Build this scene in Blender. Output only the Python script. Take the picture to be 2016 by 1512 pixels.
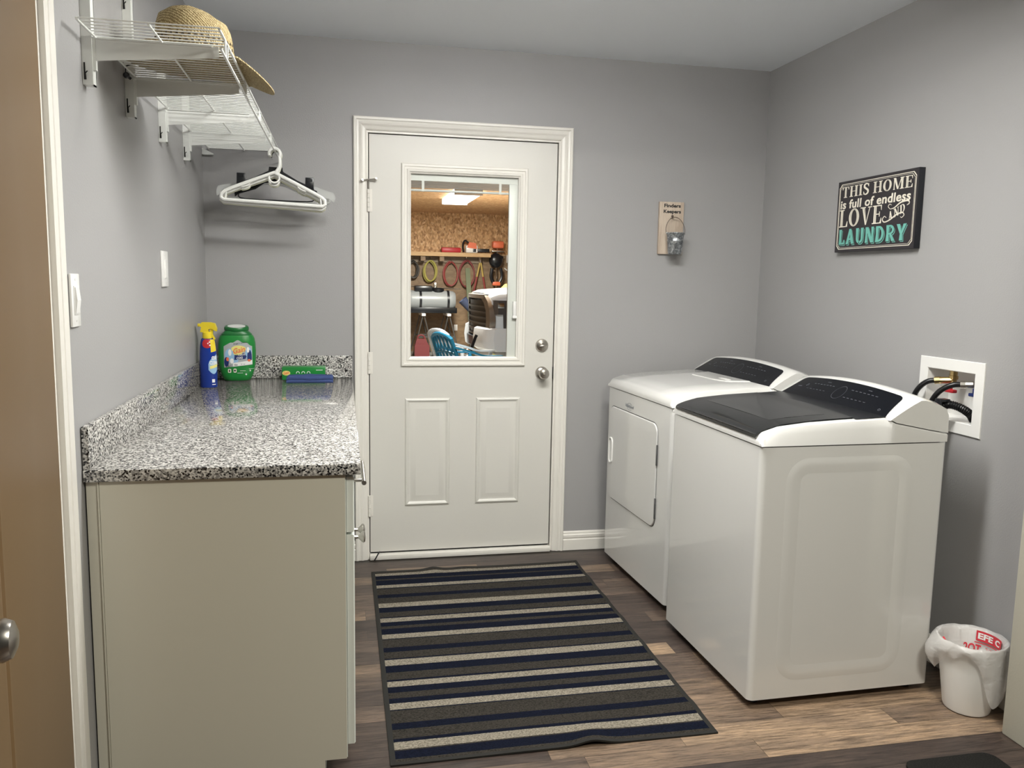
import bpy, bmesh, math, random
from mathutils import Vector, Matrix
random.seed(7)
PI = math.pi
for o in list(bpy.data.objects):
    bpy.data.objects.remove(o, do_unlink=True)
SC = bpy.context.scene
COL = SC.collection

# ------------------------------------------------------------------ camera
CAM = Vector((0.6151, -3.9656, 1.3773))
YAW, PITCH, ROLL, FPX = 0.206006, -0.123456, 0.017989, 1599.85
fw = Vector((math.sin(YAW) * math.cos(PITCH), math.cos(YAW) * math.cos(PITCH), math.sin(PITCH)))
rt0 = Vector((math.cos(YAW), -math.sin(YAW), 0))
up0 = rt0.cross(fw)
RT = rt0 * math.cos(ROLL) + up0 * math.sin(ROLL)
UP = up0 * math.cos(ROLL) - rt0 * math.sin(ROLL)
cd = bpy.data.cameras.new('camera')
cam = bpy.data.objects.new('camera', cd)
COL.objects.link(cam)
m3 = Matrix((RT, UP, -fw)).transposed()
cam.matrix_world = Matrix.Translation(CAM) @ m3.to_4x4()
cd.sensor_fit = 'HORIZONTAL'
cd.sensor_width = 36.0
cd.lens = FPX / 2016.0 * 36.0
cd.clip_start = 0.05
cd.clip_end = 100
SC.camera = cam


def at(px, py, y):
    """World point seen at a pixel of the 2016x1512 photo, at the depth y."""
    d = RT * ((px - 1008) / FPX) + UP * (-(py - 756) / FPX) + fw
    return CAM + d * ((y - CAM.y) / d.y)


# ------------------------------------------------------------------ world, light, exposure
vs = SC.view_settings
vs.view_transform = 'Standard'
vs.look = 'None'
vs.gamma = 1.0
vs.use_curve_mapping = False
vs.exposure = 0.0
W = bpy.data.worlds.new('world')
SC.world = W
W.use_nodes = True
W.node_tree.nodes['Background'].inputs[0].default_value = (0.62, 0.60, 0.52, 1)
W.node_tree.nodes['Background'].inputs[1].default_value = 0.07


def area(name, loc, size, power, color, sizey=None, rot=(0, 0, 0), shape='RECTANGLE', spread=PI):
    l = bpy.data.lights.new(name, 'AREA')
    l.energy = power
    l.color = color
    l.shape = shape
    l.size = size
    l.size_y = sizey or size
    l.spread = spread
    o = bpy.data.objects.new(name, l)
    o.location = loc
    o.rotation_euler = rot
    COL.objects.link(o)
    return o


# room lamp (fixture built below around it), hall lamp, garage lamp and an added garage fill
LAMP = (1.30, -1.68)
area('room_lamp_light', (LAMP[0], LAMP[1], 2.372), 1.18, 31, (0.985, 0.985, 0.93), sizey=0.17)
area('hall_lamp_light', (1.75, -3.6, 2.40), 0.5, 63, (0.97, 0.95, 0.84))
area('garage_lamp_light', (3.0, 8.6, 2.58), 0.35, 340, (1.0, 0.96, 0.88), sizey=1.3)
area('garage_lamp_light', (1.6, 4.0, 2.58), 0.35, 90, (0.88, 0.95, 1.0), sizey=1.3)  # added bluish fill for the truck, out of view

# ------------------------------------------------------------------ materials
MATS = {}


def nt(m):
    return m.node_tree.nodes, m.node_tree.links


def mat(name, col, rough=0.5, metal=0.0, bump=None, coat=0.0, spec=0.5, trans=0.0, alpha=1.0, emit=None, sss=0.0):
    if name in MATS:
        return MATS[name]
    m = bpy.data.materials.new(name)
    m.use_nodes = True
    N, L = nt(m)
    b = N['Principled BSDF']
    b.inputs['Base Color'].default_value = (*col, 1)
    b.inputs['Roughness'].default_value = rough
    b.inputs['Metallic'].default_value = metal
    b.inputs['Specular IOR Level'].default_value = spec
    b.inputs['Coat Weight'].default_value = coat
    b.inputs['Coat Roughness'].default_value = 0.05
    b.inputs['Transmission Weight'].default_value = trans
    b.inputs['Alpha'].default_value = alpha
    if emit:
        b.inputs['Emission Color'].default_value = (*emit[0], 1)
        b.inputs['Emission Strength'].default_value = emit[1]
    if bump:
        sc, st, dist = bump
        tc = N.new('ShaderNodeTexCoord')
        n = N.new('ShaderNodeTexNoise')
        n.inputs['Scale'].default_value = sc
        n.inputs['Detail'].default_value = 3
        bp_ = N.new('ShaderNodeBump')
        bp_.inputs['Strength'].default_value = st
        bp_.inputs['Distance'].default_value = dist
        L.new(tc.outputs['Object'], n.inputs['Vector'])
        L.new(n.outputs['Fac'], bp_.inputs['Height'])
        L.new(bp_.outputs['Normal'], b.inputs['Normal'])
    MATS[name] = m
    return m


def ramp(N, stops, interp='LINEAR'):
    r = N.new('ShaderNodeValToRGB')
    cr = r.color_ramp
    cr.interpolation = interp
    while len(cr.elements) < len(stops):
        cr.elements.new(0.5)
    for e, (p, c) in zip(cr.elements, stops):
        e.position = p
        e.color = (*c, 1)
    return r


def mapping(N, L, scale=(1, 1, 1), rot=(0, 0, 0), src='Object'):
    tc = N.new('ShaderNodeTexCoord')
    mp = N.new('ShaderNodeMapping')
    mp.inputs['Scale'].default_value = scale
    mp.inputs['Rotation'].default_value = rot
    L.new(tc.outputs[src], mp.inputs['Vector'])
    return mp


def noise(N, L, mp, scale, detail=4, rough=0.6, dist=0.0):
    n = N.new('ShaderNodeTexNoise')
    n.inputs['Scale'].default_value = scale
    n.inputs['Detail'].default_value = detail
    n.inputs['Roughness'].default_value = rough
    n.inputs['Distortion'].default_value = dist
    L.new(mp.outputs[0], n.inputs['Vector'])
    return n


def mix(N, L, a, b, fac, mode='MIX'):
    x = N.new('ShaderNodeMix')
    x.data_type = 'RGBA'
    x.blend_type = mode
    if isinstance(fac, (int, float)):
        x.inputs[0].default_value = fac
    else:
        L.new(fac, x.inputs[0])
    for i, v in ((6, a), (7, b)):
        if isinstance(v, tuple):
            x.inputs[i].default_value = (*v, 1)
        else:
            L.new(v, x.inputs[i])
    return x.outputs[2]


def mat_granite():
    m = mat('granite', (0.5, 0.5, 0.5), 0.075, spec=0.6)
    N, L = nt(m)
    b = N['Principled BSDF']
    mp = mapping(N, L)
    v1 = N.new('ShaderNodeTexVoronoi')
    v1.inputs['Scale'].default_value = 240
    L.new(mp.outputs[0], v1.inputs['Vector'])
    sep = N.new('ShaderNodeSeparateColor')
    L.new(v1.outputs['Color'], sep.inputs[0])
    r1 = ramp(N, [(0.0, (0.012, 0.012, 0.014)), (0.17, (0.10, 0.095, 0.09)), (0.28, (0.27, 0.26, 0.25)),
                  (0.50, (0.50, 0.485, 0.46)), (0.78, (0.66, 0.64, 0.61))], 'CONSTANT')
    L.new(sep.outputs[0], r1.inputs[0])
    n1 = noise(N, L, mp, 120, 4, 0.65)
    r2 = ramp(N, [(0.35, (0.12, 0.12, 0.12)), (0.48, (1.12, 1.12, 1.12))])
    L.new(n1.outputs['Fac'], r2.inputs[0])
    L.new(mix(N, L, r1.outputs[0], r2.outputs[0], 0.75, 'MULTIPLY'), b.inputs['Base Color'])
    return m


def mat_floor():
    """wood-look vinyl: each plank's own colour (mesh attribute) under a printed grain"""
    m = mat('vinyl_plank', (0.2, 0.16, 0.13), 0.40)
    N, L = nt(m)
    b = N['Principled BSDF']
    at_ = N.new('ShaderNodeAttribute')
    at_.attribute_name = 'plank'
    mp0 = mapping(N, L, (1, 1, 1))
    off = N.new('ShaderNodeVectorMath')          # shift the grain from plank to plank
    off.operation = 'MULTIPLY_ADD'
    off.inputs[1].default_value = (17.0, 9.0, 5.0)
    L.new(at_.outputs['Color'], off.inputs[0])
    L.new(mp0.outputs[0], off.inputs[2])

    def grain(scale, sc, det, rough, dist):
        mm = N.new('ShaderNodeMapping')
        mm.inputs['Scale'].default_value = scale
        L.new(off.outputs[0], mm.inputs['Vector'])
        return noise(N, L, mm, sc, det, rough, dist)
    g = grain((2.0, 24, 24), 2.0, 8, 0.72, 1.2)
    gr = ramp(N, [(0.30, (0.26, 0.23, 0.22)), (0.47, (0.86, 0.85, 0.84)), (0.70, (1.6, 1.52, 1.40))])
    L.new(g.outputs['Fac'], gr.inputs[0])
    c1 = mix(N, L, at_.outputs['Color'], gr.outputs[0], 0.85, 'MULTIPLY')
    g2 = grain((7, 95, 95), 2.0, 5, 0.7, 0.6)
    gr2 = ramp(N, [(0.34, (0.42, 0.38, 0.36)), (0.5, (1, 1, 1)), (0.7, (1.35, 1.30, 1.25))])
    L.new(g2.outputs['Fac'], gr2.inputs[0])
    c2 = mix(N, L, c1, gr2.outputs[0], 0.75, 'MULTIPLY')
    g3 = grain((1.2, 3.5, 3.5), 2.2, 3, 0.6, 0.8)
    gr3 = ramp(N, [(0.33, (0.72, 0.70, 0.72)), (0.62, (1.2, 1.15, 1.08))])
    L.new(g3.outputs['Fac'], gr3.inputs[0])
    L.new(mix(N, L, c2, gr3.outputs[0], 0.8, 'MULTIPLY'), b.inputs['Base Color'])
    bp_ = N.new('ShaderNodeBump')
    bp_.inputs['Strength'].default_value = 0.3
    bp_.inputs['Distance'].default_value = 0.001
    L.new(g2.outputs['Fac'], bp_.inputs['Height'])
    L.new(bp_.outputs['Normal'], b.inputs['Normal'])
    return m


def mat_osb(name, scale=(1, 1, 1), tint=(1, 1, 1)):
    m = mat(name, (0.5, 0.33, 0.17), 0.6)
    N, L = nt(m)
    b = N['Principled BSDF']
    mp = mapping(N, L, scale)
    v = N.new('ShaderNodeTexVoronoi')
    v.inputs['Scale'].default_value = 22
    nz = noise(N, L, mp, 5, 3, 0.6)
    mm = N.new('ShaderNodeVectorMath')
    mm.operation = 'ADD'
    L.new(mp.outputs[0], mm.inputs[0])
    sc = N.new('ShaderNodeVectorMath')
    sc.operation = 'SCALE'
    sc.inputs[3].default_value = 0.09
    L.new(nz.outputs['Color'], sc.inputs[0])
    L.new(sc.outputs[0], mm.inputs[1])
    L.new(mm.outputs[0], v.inputs['Vector'])
    sep = N.new('ShaderNodeSeparateColor')
    L.new(v.outputs['Color'], sep.inputs[0])
    t = tint
    r = ramp(N, [(0.0, (0.36 * t[0], 0.20 * t[1], 0.09 * t[2])), (0.35, (0.60 * t[0], 0.38 * t[1], 0.19 * t[2])),
                 (0.7, (0.70 * t[0], 0.46 * t[1], 0.25 * t[2])), (1.0, (0.86 * t[0], 0.64 * t[1], 0.40 * t[2]))])
    L.new(sep.outputs[0], r.inputs[0])
    n2 = noise(N, L, mp, 22, 4, 0.7)
    r2 = ramp(N, [(0.3, (0.62, 0.6, 0.58)), (0.6, (1.1, 1.1, 1.1))])
    L.new(n2.outputs['Fac'], r2.inputs[0])
    L.new(mix(N, L, r.outputs[0], r2.outputs[0], 0.8, 'MULTIPLY'), b.inputs['Base Color'])
    return m


def mat_wood(name, c1, c2, scale=(1, 1, 1), rough=0.55):
    m = mat(name, c1, rough)
    N, L = nt(m)
    mp = mapping(N, L, scale)
    n = noise(N, L, mp, 4, 6, 0.65, 0.6)
    r = ramp(N, [(0.35, c1), (0.65, c2)])
    L.new(n.outputs['Fac'], r.inputs[0])
    L.new(r.outputs[0], N['Principled BSDF'].inputs['Base Color'])
    return m


def mat_fibre(name, c1, c2, scale=700, rough=0.95):
    m = mat(name, c1, rough, spec=0.1)
    N, L = nt(m)
    b = N['Principled BSDF']
    mp = mapping(N, L, (0.6, 1, 1))
    n = noise(N, L, mp, scale, 3, 0.8)
    r = ramp(N, [(0.32, c1), (0.66, c2)])
    L.new(n.outputs['Fac'], r.inputs[0])
    L.new(r.outputs[0], b.inputs['Base Color'])
    bp_ = N.new('ShaderNodeBump')
    bp_.inputs['Strength'].default_value = 0.9
    bp_.inputs['Distance'].default_value = 0.004
    L.new(n.outputs['Fac'], bp_.inputs['Height'])
    L.new(bp_.outputs['Normal'], b.inputs['Normal'])
    return m


def mat_straw(name, holes):
    m = mat(name, (0.55, 0.40, 0.17), 0.7, spec=0.2)
    N, L = nt(m)
    b = N['Principled BSDF']
    mp = mapping(N, L)
    w1 = N.new('ShaderNodeTexWave')
    w1.wave_type = 'BANDS'
    w1.bands_direction = 'DIAGONAL'
    w1.inputs['Scale'].default_value = 62
    w1.inputs['Distortion'].default_value = 4.5
    w1.inputs['Detail Scale'].default_value = 4
    L.new(mp.outputs[0], w1.inputs['Vector'])
    n = noise(N, L, mp, 90, 4, 0.7)
    f = N.new('ShaderNodeMath')
    f.operation = 'MULTIPLY'
    L.new(w1.outputs['Fac'], f.inputs[0])
    L.new(n.outputs['Fac'], f.inputs[1])
    r = ramp(N, [(0.05, (0.25, 0.18, 0.085)), (0.26, (0.42, 0.325, 0.17)), (0.6, (0.64, 0.53, 0.31))])
    L.new(f.outputs[0], r.inputs[0])
    L.new(r.outputs[0], b.inputs['Base Color'])
    bp_ = N.new('ShaderNodeBump')
    bp_.inputs['Strength'].default_value = 0.7
    bp_.inputs['Distance'].default_value = 0.003
    L.new(w1.outputs['Fac'], bp_.inputs['Height'])
    L.new(bp_.outputs['Normal'], b.inputs['Normal'])
    return m


def mat_galv(name):
    m = mat(name, (0.4, 0.42, 0.44), 0.35, 0.9)
    N, L = nt(m)
    mp = mapping(N, L)
    n = noise(N, L, mp, 60, 5, 0.7, 1.0)
    r = ramp(N, [(0.35, (0.16, 0.17, 0.18)), (0.5, (0.36, 0.38, 0.40)), (0.64, (0.72, 0.74, 0.76))])
    L.new(n.outputs['Fac'], r.inputs[0])
    L.new(r.outputs[0], N['Principled BSDF'].inputs['Base Color'])
    return m


def mat_glass(name, refl=1.0, tint=(0.97, 0.98, 0.97)):
    m = bpy.data.materials.new(name)
    m.use_nodes = True
    N, L = nt(m)
    N.remove(N['Principled BSDF'])
    t = N.new('ShaderNodeBsdfTransparent')
    t.inputs[0].default_value = (*tint, 1)
    g = N.new('ShaderNodeBsdfGlossy')
    g.inputs['Roughness'].default_value = 0.01
    fr = N.new('ShaderNodeFresnel')
    fr.inputs['IOR'].default_value = 1.35
    mx = N.new('ShaderNodeMixShader')
    L.new(fr.outputs[0], mx.inputs[0])
    L.new(t.outputs[0], mx.inputs[1])
    L.new(g.outputs[0], mx.inputs[2])
    L.new(mx.outputs[0], N['Material Output'].inputs[0])
    MATS[name] = m
    return m


def mat_film(name, col, alpha, rough=0.25, crease=0.0):
    """thin milky plastic film or clear moulded plastic"""
    m = bpy.data.materials.new(name)
    m.use_nodes = True
    N, L = nt(m)
    b = N['Principled BSDF']
    b.inputs['Base Color'].default_value = (*col, 1)
    b.inputs['Roughness'].default_value = rough
    if crease:
        mp = mapping(N, L)
        n = noise(N, L, mp, 22, 2.5, 0.55, 0.6)
        bp_ = N.new('ShaderNodeBump')
        bp_.inputs['Strength'].default_value = crease
        bp_.inputs['Distance'].default_value = 0.010
        L.new(n.outputs['Fac'], bp_.inputs['Height'])
        L.new(bp_.outputs['Normal'], b.inputs['Normal'])
    tl = N.new('ShaderNodeBsdfTranslucent')
    tl.inputs[0].default_value = (*col, 1)
    m1 = N.new('ShaderNodeMixShader')
    m1.inputs[0].default_value = 0.3
    L.new(b.outputs[0], m1.inputs[1])
    L.new(tl.outputs[0], m1.inputs[2])
    t = N.new('ShaderNodeBsdfTransparent')
    m2 = N.new('ShaderNodeMixShader')
    m2.inputs[0].default_value = alpha
    L.new(t.outputs[0], m2.inputs[1])
    L.new(m1.outputs[0], m2.inputs[2])
    L.new(m2.outputs[0], N['Material Output'].inputs[0])
    MATS[name] = m
    return m


M_wall = mat('grey_wall_paint', (0.367, 0.361, 0.361), 0.42, bump=(170, 0.35, 0.0012), spec=0.35)
M_ceil = mat('ceiling_paint', (0.88, 0.91, 0.96), 0.6, bump=(150, 0.25, 0.001))
M_trim = mat('white_trim_paint', (0.80, 0.77, 0.715), 0.32)
M_door = mat('door_paint', (0.68, 0.66, 0.615), 0.36)
M_white = mat('white_plastic', (0.82, 0.81, 0.79), 0.3)
M_enamel = mat('white_enamel', (0.735, 0.725, 0.705), 0.16, coat=0.5)
M_wire = mat('white_vinyl_wire', (0.82, 0.83, 0.80), 0.35)
M_black = mat('black_plastic', (0.008, 0.009, 0.012), 0.3)
M_lid = mat('black_glass', (0.010, 0.011, 0.012), 0.10, spec=0.45)
M_lid2 = mat('tinted_glass', (0.028, 0.029, 0.030), 0.12, spec=0.45)
M_panel = mat('console_black', (0.005, 0.006, 0.009), 0.22, spec=0.22)
M_grey = mat('grey_print', (0.28, 0.29, 0.31), 0.5)
M_nickel = mat('satin_nickel', (0.50, 0.47, 0.43), 0.28, 1.0)
M_chrome = mat('chrome', (0.8, 0.8, 0.8), 0.08, 1.0)
M_brass = mat('brass', (0.55, 0.40, 0.18), 0.3, 1.0)
M_cab = mat('cabinet_white_paint', (0.76, 0.79, 0.74), 0.35)
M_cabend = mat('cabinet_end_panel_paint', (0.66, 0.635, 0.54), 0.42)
M_granite = mat_granite()
M_floor = mat_floor()
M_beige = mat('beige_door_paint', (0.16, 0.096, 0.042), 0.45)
M_hallwall = mat('hall_wall_paint', (0.52, 0.50, 0.42), 0.5, bump=(160, 0.3, 0.001))
M_dark = mat('dark_gap', (0.012, 0.011, 0.010), 0.7)
M_green = mat('green_plastic', (0.012, 0.22, 0.038), 0.3)
M_dkgreen = mat('dark_green_plastic', (0.008, 0.14, 0.03), 0.35)
M_blue = mat('blue_plastic', (0.008, 0.035, 0.26), 0.25)
M_yellow = mat('yellow_plastic', (0.80, 0.62, 0.03), 0.35)
M_red = mat('red_plastic', (0.50, 0.02, 0.03), 0.4)
M_navyp = mat('navy_print', (0.015, 0.03, 0.14), 0.4)
M_sky = mat('pale_blue_print', (0.30, 0.50, 0.70), 0.4)
M_orange = mat('orange_print', (0.80, 0.18, 0.08), 0.4)
M_lemon = mat('lemon_print', (0.80, 0.72, 0.22), 0.4)
M_whitep = mat('white_print', (0.82, 0.82, 0.80), 0.4)
M_blackp = mat('black_print', (0.02, 0.02, 0.022), 0.5)
M_teal = mat('teal_paint', (0.16, 0.47, 0.40), 0.5)
M_cream = mat('cream_paint', (0.82, 0.77, 0.66), 0.5)
M_signblk = mat('sign_black', (0.028, 0.024, 0.028), 0.45)
M_signedge = mat('sign_black_edge', (0.008, 0.009, 0.014), 0.4)


# ------------------------------------------------------------------ mesh building
class MB:
    def __init__(s):
        s.bm = bmesh.new()

    def face(s, pts, mi=0):
        try:
            f = s.bm.faces.new([s.bm.verts.new(p) for p in pts])
            f.material_index = mi
        except ValueError:
            pass
        return s

    def box(s, x0, x1, y0, y1, z0, z1, bev=0.0, seg=2, M=None):
        r = bmesh.ops.create_cube(s.bm, size=1.0)
        vs_ = r['verts']
        for v in vs_:
            v.co = Vector(((x0 + x1) / 2 + v.co.x * (x1 - x0), (y0 + y1) / 2 + v.co.y * (y1 - y0), (z0 + z1) / 2 + v.co.z * (z1 - z0)))
        if bev:
            es = list({e for v in vs_ for e in v.link_edges})
            r2 = bmesh.ops.bevel(s.bm, geom=es, offset=bev, segments=seg, affect='EDGES', profile=0.5)
            vs_ = list({v for f in r2['faces'] for v in f.verts} | {v for v in vs_ if v.is_valid})
        if M is not None:
            for v in vs_:
                v.co = M @ v.co
        return s

    def tube(s, pts, r, n=8, closed=False, cap=True):
        pts = [Vector(p) for p in pts]
        rs = r if isinstance(r, (list, tuple)) else [r] * len(pts)
        rings = []
        prev = None
        k = len(pts)
        for i, p in enumerate(pts):
            if closed:
                t = pts[(i + 1) % k] - pts[i - 1]
            else:
                t = pts[min(i + 1, k - 1)] - pts[max(i - 1, 0)]
            if t.length < 1e-9:
                t = Vector((0, 0, 1))
            t.normalize()
            if prev is None:
                a = Vector((0, 0, 1)) if abs(t.z) < 0.9 else Vector((1, 0, 0))
                u = t.cross(a).normalized()
            else:
                u = (prev - t * prev.dot(t))
                u = u.normalized() if u.length > 1e-6 else t.orthogonal().normalized()
            prev = u
            w = t.cross(u)
            rings.append([s.bm.verts.new(p + (u * math.cos(2 * PI * j / n) + w * math.sin(2 * PI * j / n)) * rs[i]) for j in range(n)])
        m = k if closed else k - 1
        for i in range(m):
            a, b = rings[i], rings[(i + 1) % k]
            for j in range(n):
                s.bm.faces.new((a[j], a[(j + 1) % n], b[(j + 1) % n], b[j]))
        if cap and not closed:
            s.bm.faces.new(rings[0][::-1])
            s.bm.faces.new(rings[-1])
        return s

    def bar(s, a, b, w, h, upv=(0, 0, 1)):
        """rectangular bar from a to b"""
        a, b = Vector(a), Vector(b)
        t = (b - a).normalized()
        upv = Vector(upv)
        u = t.cross(upv)
        if u.length < 1e-5:
            u = t.cross(Vector((1, 0, 0)))
        u.normalize()
        v = u.cross(t)
        q = [[p + u * (sx * w / 2) + v * (sy * h / 2) for sx, sy in ((-1, -1), (1, -1), (1, 1), (-1, 1))] for p in (a, b)]
        V = [[s.bm.verts.new(p) for p in r] for r in q]
        for j in range(4):
            s.bm.faces.new((V[0][j], V[0][(j + 1) % 4], V[1][(j + 1) % 4], V[1][j]))
        s.bm.faces.new(V[0][::-1])
        s.bm.faces.new(V[1])
        return s

    def loft(s, rings, closed=True, cap=True, mi=0):
        V = [[s.bm.verts.new(p) for p in r] for r in rings]
        n = len(V[0])
        for a, b in zip(V[:-1], V[1:]):
            for j in range(n if closed else n - 1):
                f = s.bm.faces.new((a[j], a[(j + 1) % n], b[(j + 1) % n], b[j]))
                f.material_index = mi
        if cap and closed:
            s.bm.faces.new(V[0][::-1])
            s.bm.faces.new(V[-1])
        return s

    def lathe(s, prof, c=(0, 0, 0), n=24, axis='z', sx=1.0, sy=1.0, cap=True):
        c = Vector(c)
        rings = []
        for r, h in prof:
            ring = []
            for j in range(n):
                a = 2 * PI * j / n
                x, y = r * math.cos(a) * sx, r * math.sin(a) * sy
                if axis == 'z':
                    p = Vector((x, y, h))
                elif axis == 'y':
                    p = Vector((x, -h, y))     # profile height goes towards -y
                else:
                    p = Vector((h, x, y))
                ring.append(c + p)
            rings.append(ring)
        return s.loft(rings, True, cap)

    def prism(s, poly, fn, d0, d1):
        """polygon poly of (a, b); fn(a, b, d) -> point"""
        return s.loft([[Vector(fn(a, b, d0)) for a, b in poly], [Vector(fn(a, b, d1)) for a, b in poly]])

    def sphere(s, c, r, sc=(1, 1, 1), u=16, v=10):
        res = bmesh.ops.create_uvsphere(s.bm, u_segments=u, v_segments=v, radius=r)
        for p in res['verts']:
            p.co = Vector((p.co.x * sc[0] + c[0], p.co.y * sc[1] + c[1], p.co.z * sc[2] + c[2]))
        return s

    def build(s, name, m, parent=None, smooth=True, loc=None, ang=0.7):
        bmesh.ops.recalc_face_normals(s.bm, faces=s.bm.faces[:])
        me = bpy.data.meshes.new(name)
        s.bm.to_mesh(me)
        s.bm.free()
        for mm in (m if isinstance(m, (list, tuple)) else [m]):
            me.materials.append(mm)
        o = bpy.data.objects.new(name, me)
        COL.objects.link(o)
        if smooth:
            for p in me.polygons:
                p.use_smooth = True
            me.set_sharp_from_angle(angle=ang)
        if parent:
            o.parent = parent
        if loc:
            o.location = loc
        return o


def tag(o, label, cat, group=None, kind=None):
    o['label'] = label
    o['category'] = cat
    if group:
        o['group'] = group
    if kind:
        o['kind'] = kind
    return o


def thing(name, label, cat, loc=(0, 0, 0), rz=0.0, group=None, kind=None):
    o = bpy.data.objects.new(name, None)
    o.empty_display_size = 0.05
    o.location = loc
    o.rotation_euler = (0, 0, rz)
    COL.objects.link(o)
    return tag(o, label, cat, group, kind)


def dup(root, label=None):
    r = root.copy()
    COL.objects.link(r)
    if label:
        r['label'] = label
    for ch in list(root.children):
        c = ch.copy()
        COL.objects.link(c)
        c.parent = r
        for g in list(ch.children):
            d = g.copy()
            COL.objects.link(d)
            d.parent = c
    return r


def rrect(x0, x1, y0, y1, r, n=5):
    """rounded rectangle outline, counter-clockwise"""
    out = []
    for cx, cy, a0 in ((x1 - r, y0 + r, -PI / 2), (x1 - r, y1 - r, 0), (x0 + r, y1 - r, PI / 2), (x0 + r, y0 + r, PI)):
        for i in range(n + 1):
            a = a0 + PI / 2 * i / n
            out.append((cx + r * math.cos(a), cy + r * math.sin(a)))
    return out


def sweep_rect(mb, rect, prof, fn, cap=True):
    """mitred rings around rect (a0,a1,b0,b1): prof = [(inset, depth)...]; fn(a,b,d) -> point"""
    a0, a1, b0, b1 = rect
    rings = []
    for i, d in prof:
        rings.append([Vector(fn(a, b, d)) for a, b in ((a0 + i, b0 + i), (a1 - i, b0 + i), (a1 - i, b1 - i), (a0 + i, b1 - i))])
    mb.loft(rings, True, False)
    if cap:
        mb.face(rings[-1])
    return mb


def smooth_path(pts, n=6):
    """Catmull-Rom through points"""
    P = [Vector(p) for p in pts]
    P = [P[0] * 2 - P[1]] + P + [P[-1] * 2 - P[-2]]
    out = []
    for i in range(1, len(P) - 2):
        for k in range(n):
            t = k / n
            a, b, c, d = P[i - 1], P[i], P[i + 1], P[i + 2]
            out.append(0.5 * ((2 * b) + (c - a) * t + (2 * a - 5 * b + 4 * c - d) * t * t + (3 * b - a - 3 * c + d) * t ** 3))
    out.append(P[-2])
    return out


# ------------------------------------------------------------------ lettering
def font_polys(txt, size=1.0, offset=0.0, shear=0.0, spacing=1.0):
    """flat polygons of a line of text (built-in font), origin at left baseline"""
    cu = bpy.data.curves.new('txt', 'FONT')
    cu.body = txt
    cu.size = size
    cu.offset = offset
    cu.shear = shear
    cu.space_character = spacing
    cu.resolution_u = 3
    ob = bpy.data.objects.new('txt', cu)
    COL.objects.link(ob)
    bpy.context.view_layer.update()
    me = bpy.data.meshes.new_from_object(ob.evaluated_get(bpy.context.evaluated_depsgraph_get()))
    polys = [[(me.vertices[i].co.x, me.vertices[i].co.y) for i in p.vertices] for p in me.polygons]
    bpy.data.meshes.remove(me)
    bpy.data.objects.remove(ob, do_unlink=True)
    bpy.data.curves.remove(cu)
    return polys


def fit(polys, x0, x1, y0, y1, keep=False):
    xs = [p[0] for q in polys for p in q]
    ys = [p[1] for q in polys for p in q]
    ax, bx, ay, by = min(xs), max(xs), min(ys), max(ys)
    sx = (x1 - x0) / (bx - ax)
    sy = (y1 - y0) / (by - ay)
    if keep:
        sx = sy = min(sx, sy)
    return [[(x0 + (x - ax) * sx, y0 + (y - ay) * sy) for x, y in q] for q in polys]


def bar2(x0, y0, x1, y1, w0, w1=None):
    """slanted stem: horizontal thickness w0 at the start and w1 at the end"""
    w1 = w0 if w1 is None else w1
    return [(x0 - w0 / 2, y0), (x0 + w0 / 2, y0), (x1 + w1 / 2, y1), (x1 - w1 / 2, y1)]


def hb(x0, x1, y0, y1):
    return [(x0, y0), (x1, y0), (x1, y1), (x0, y1)]


def ring2(cx, cy, rx, ry, tx, ty, a0=0, a1=2 * PI, n=24):
    out = []
    for i in range(n):
        a, b = a0 + (a1 - a0) * i / n, a0 + (a1 - a0) * (i + 1) / n
        out.append([(cx + rx * math.cos(a), cy + ry * math.sin(a)), (cx + rx * math.cos(b), cy + ry * math.sin(b)),
                    (cx + (rx - tx) * math.cos(b), cy + (ry - ty) * math.sin(b)), (cx + (rx - tx) * math.cos(a), cy + (ry - ty) * math.sin(a))])
    return out


def ribbon(pts, ws):
    out = []
    P = [Vector((p[0], p[1], 0)) for p in pts]
    L_, R_ = [], []
    for i, p in enumerate(P):
        t = P[min(i + 1, len(P) - 1)] - P[max(i - 1, 0)]
        n = Vector((-t.y, t.x, 0)).normalized() * (ws[i] / 2)
        L_.append((p.x + n.x, p.y + n.y))
        R_.append((p.x - n.x, p.y - n.y))
    for i in range(len(P) - 1):
        out.append([L_[i], L_[i + 1], R_[i + 1], R_[i]])
    return out


def sribbon(ctrl, w0, wm, n=6):
    P = smooth_path([(a, b, 0) for a, b in ctrl], n)
    k = len(P) - 1
    return ribbon([(p.x, p.y) for p in P], [w0 + (wm - w0) * math.sin(PI * i / k) for i in range(k + 1)])


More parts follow.
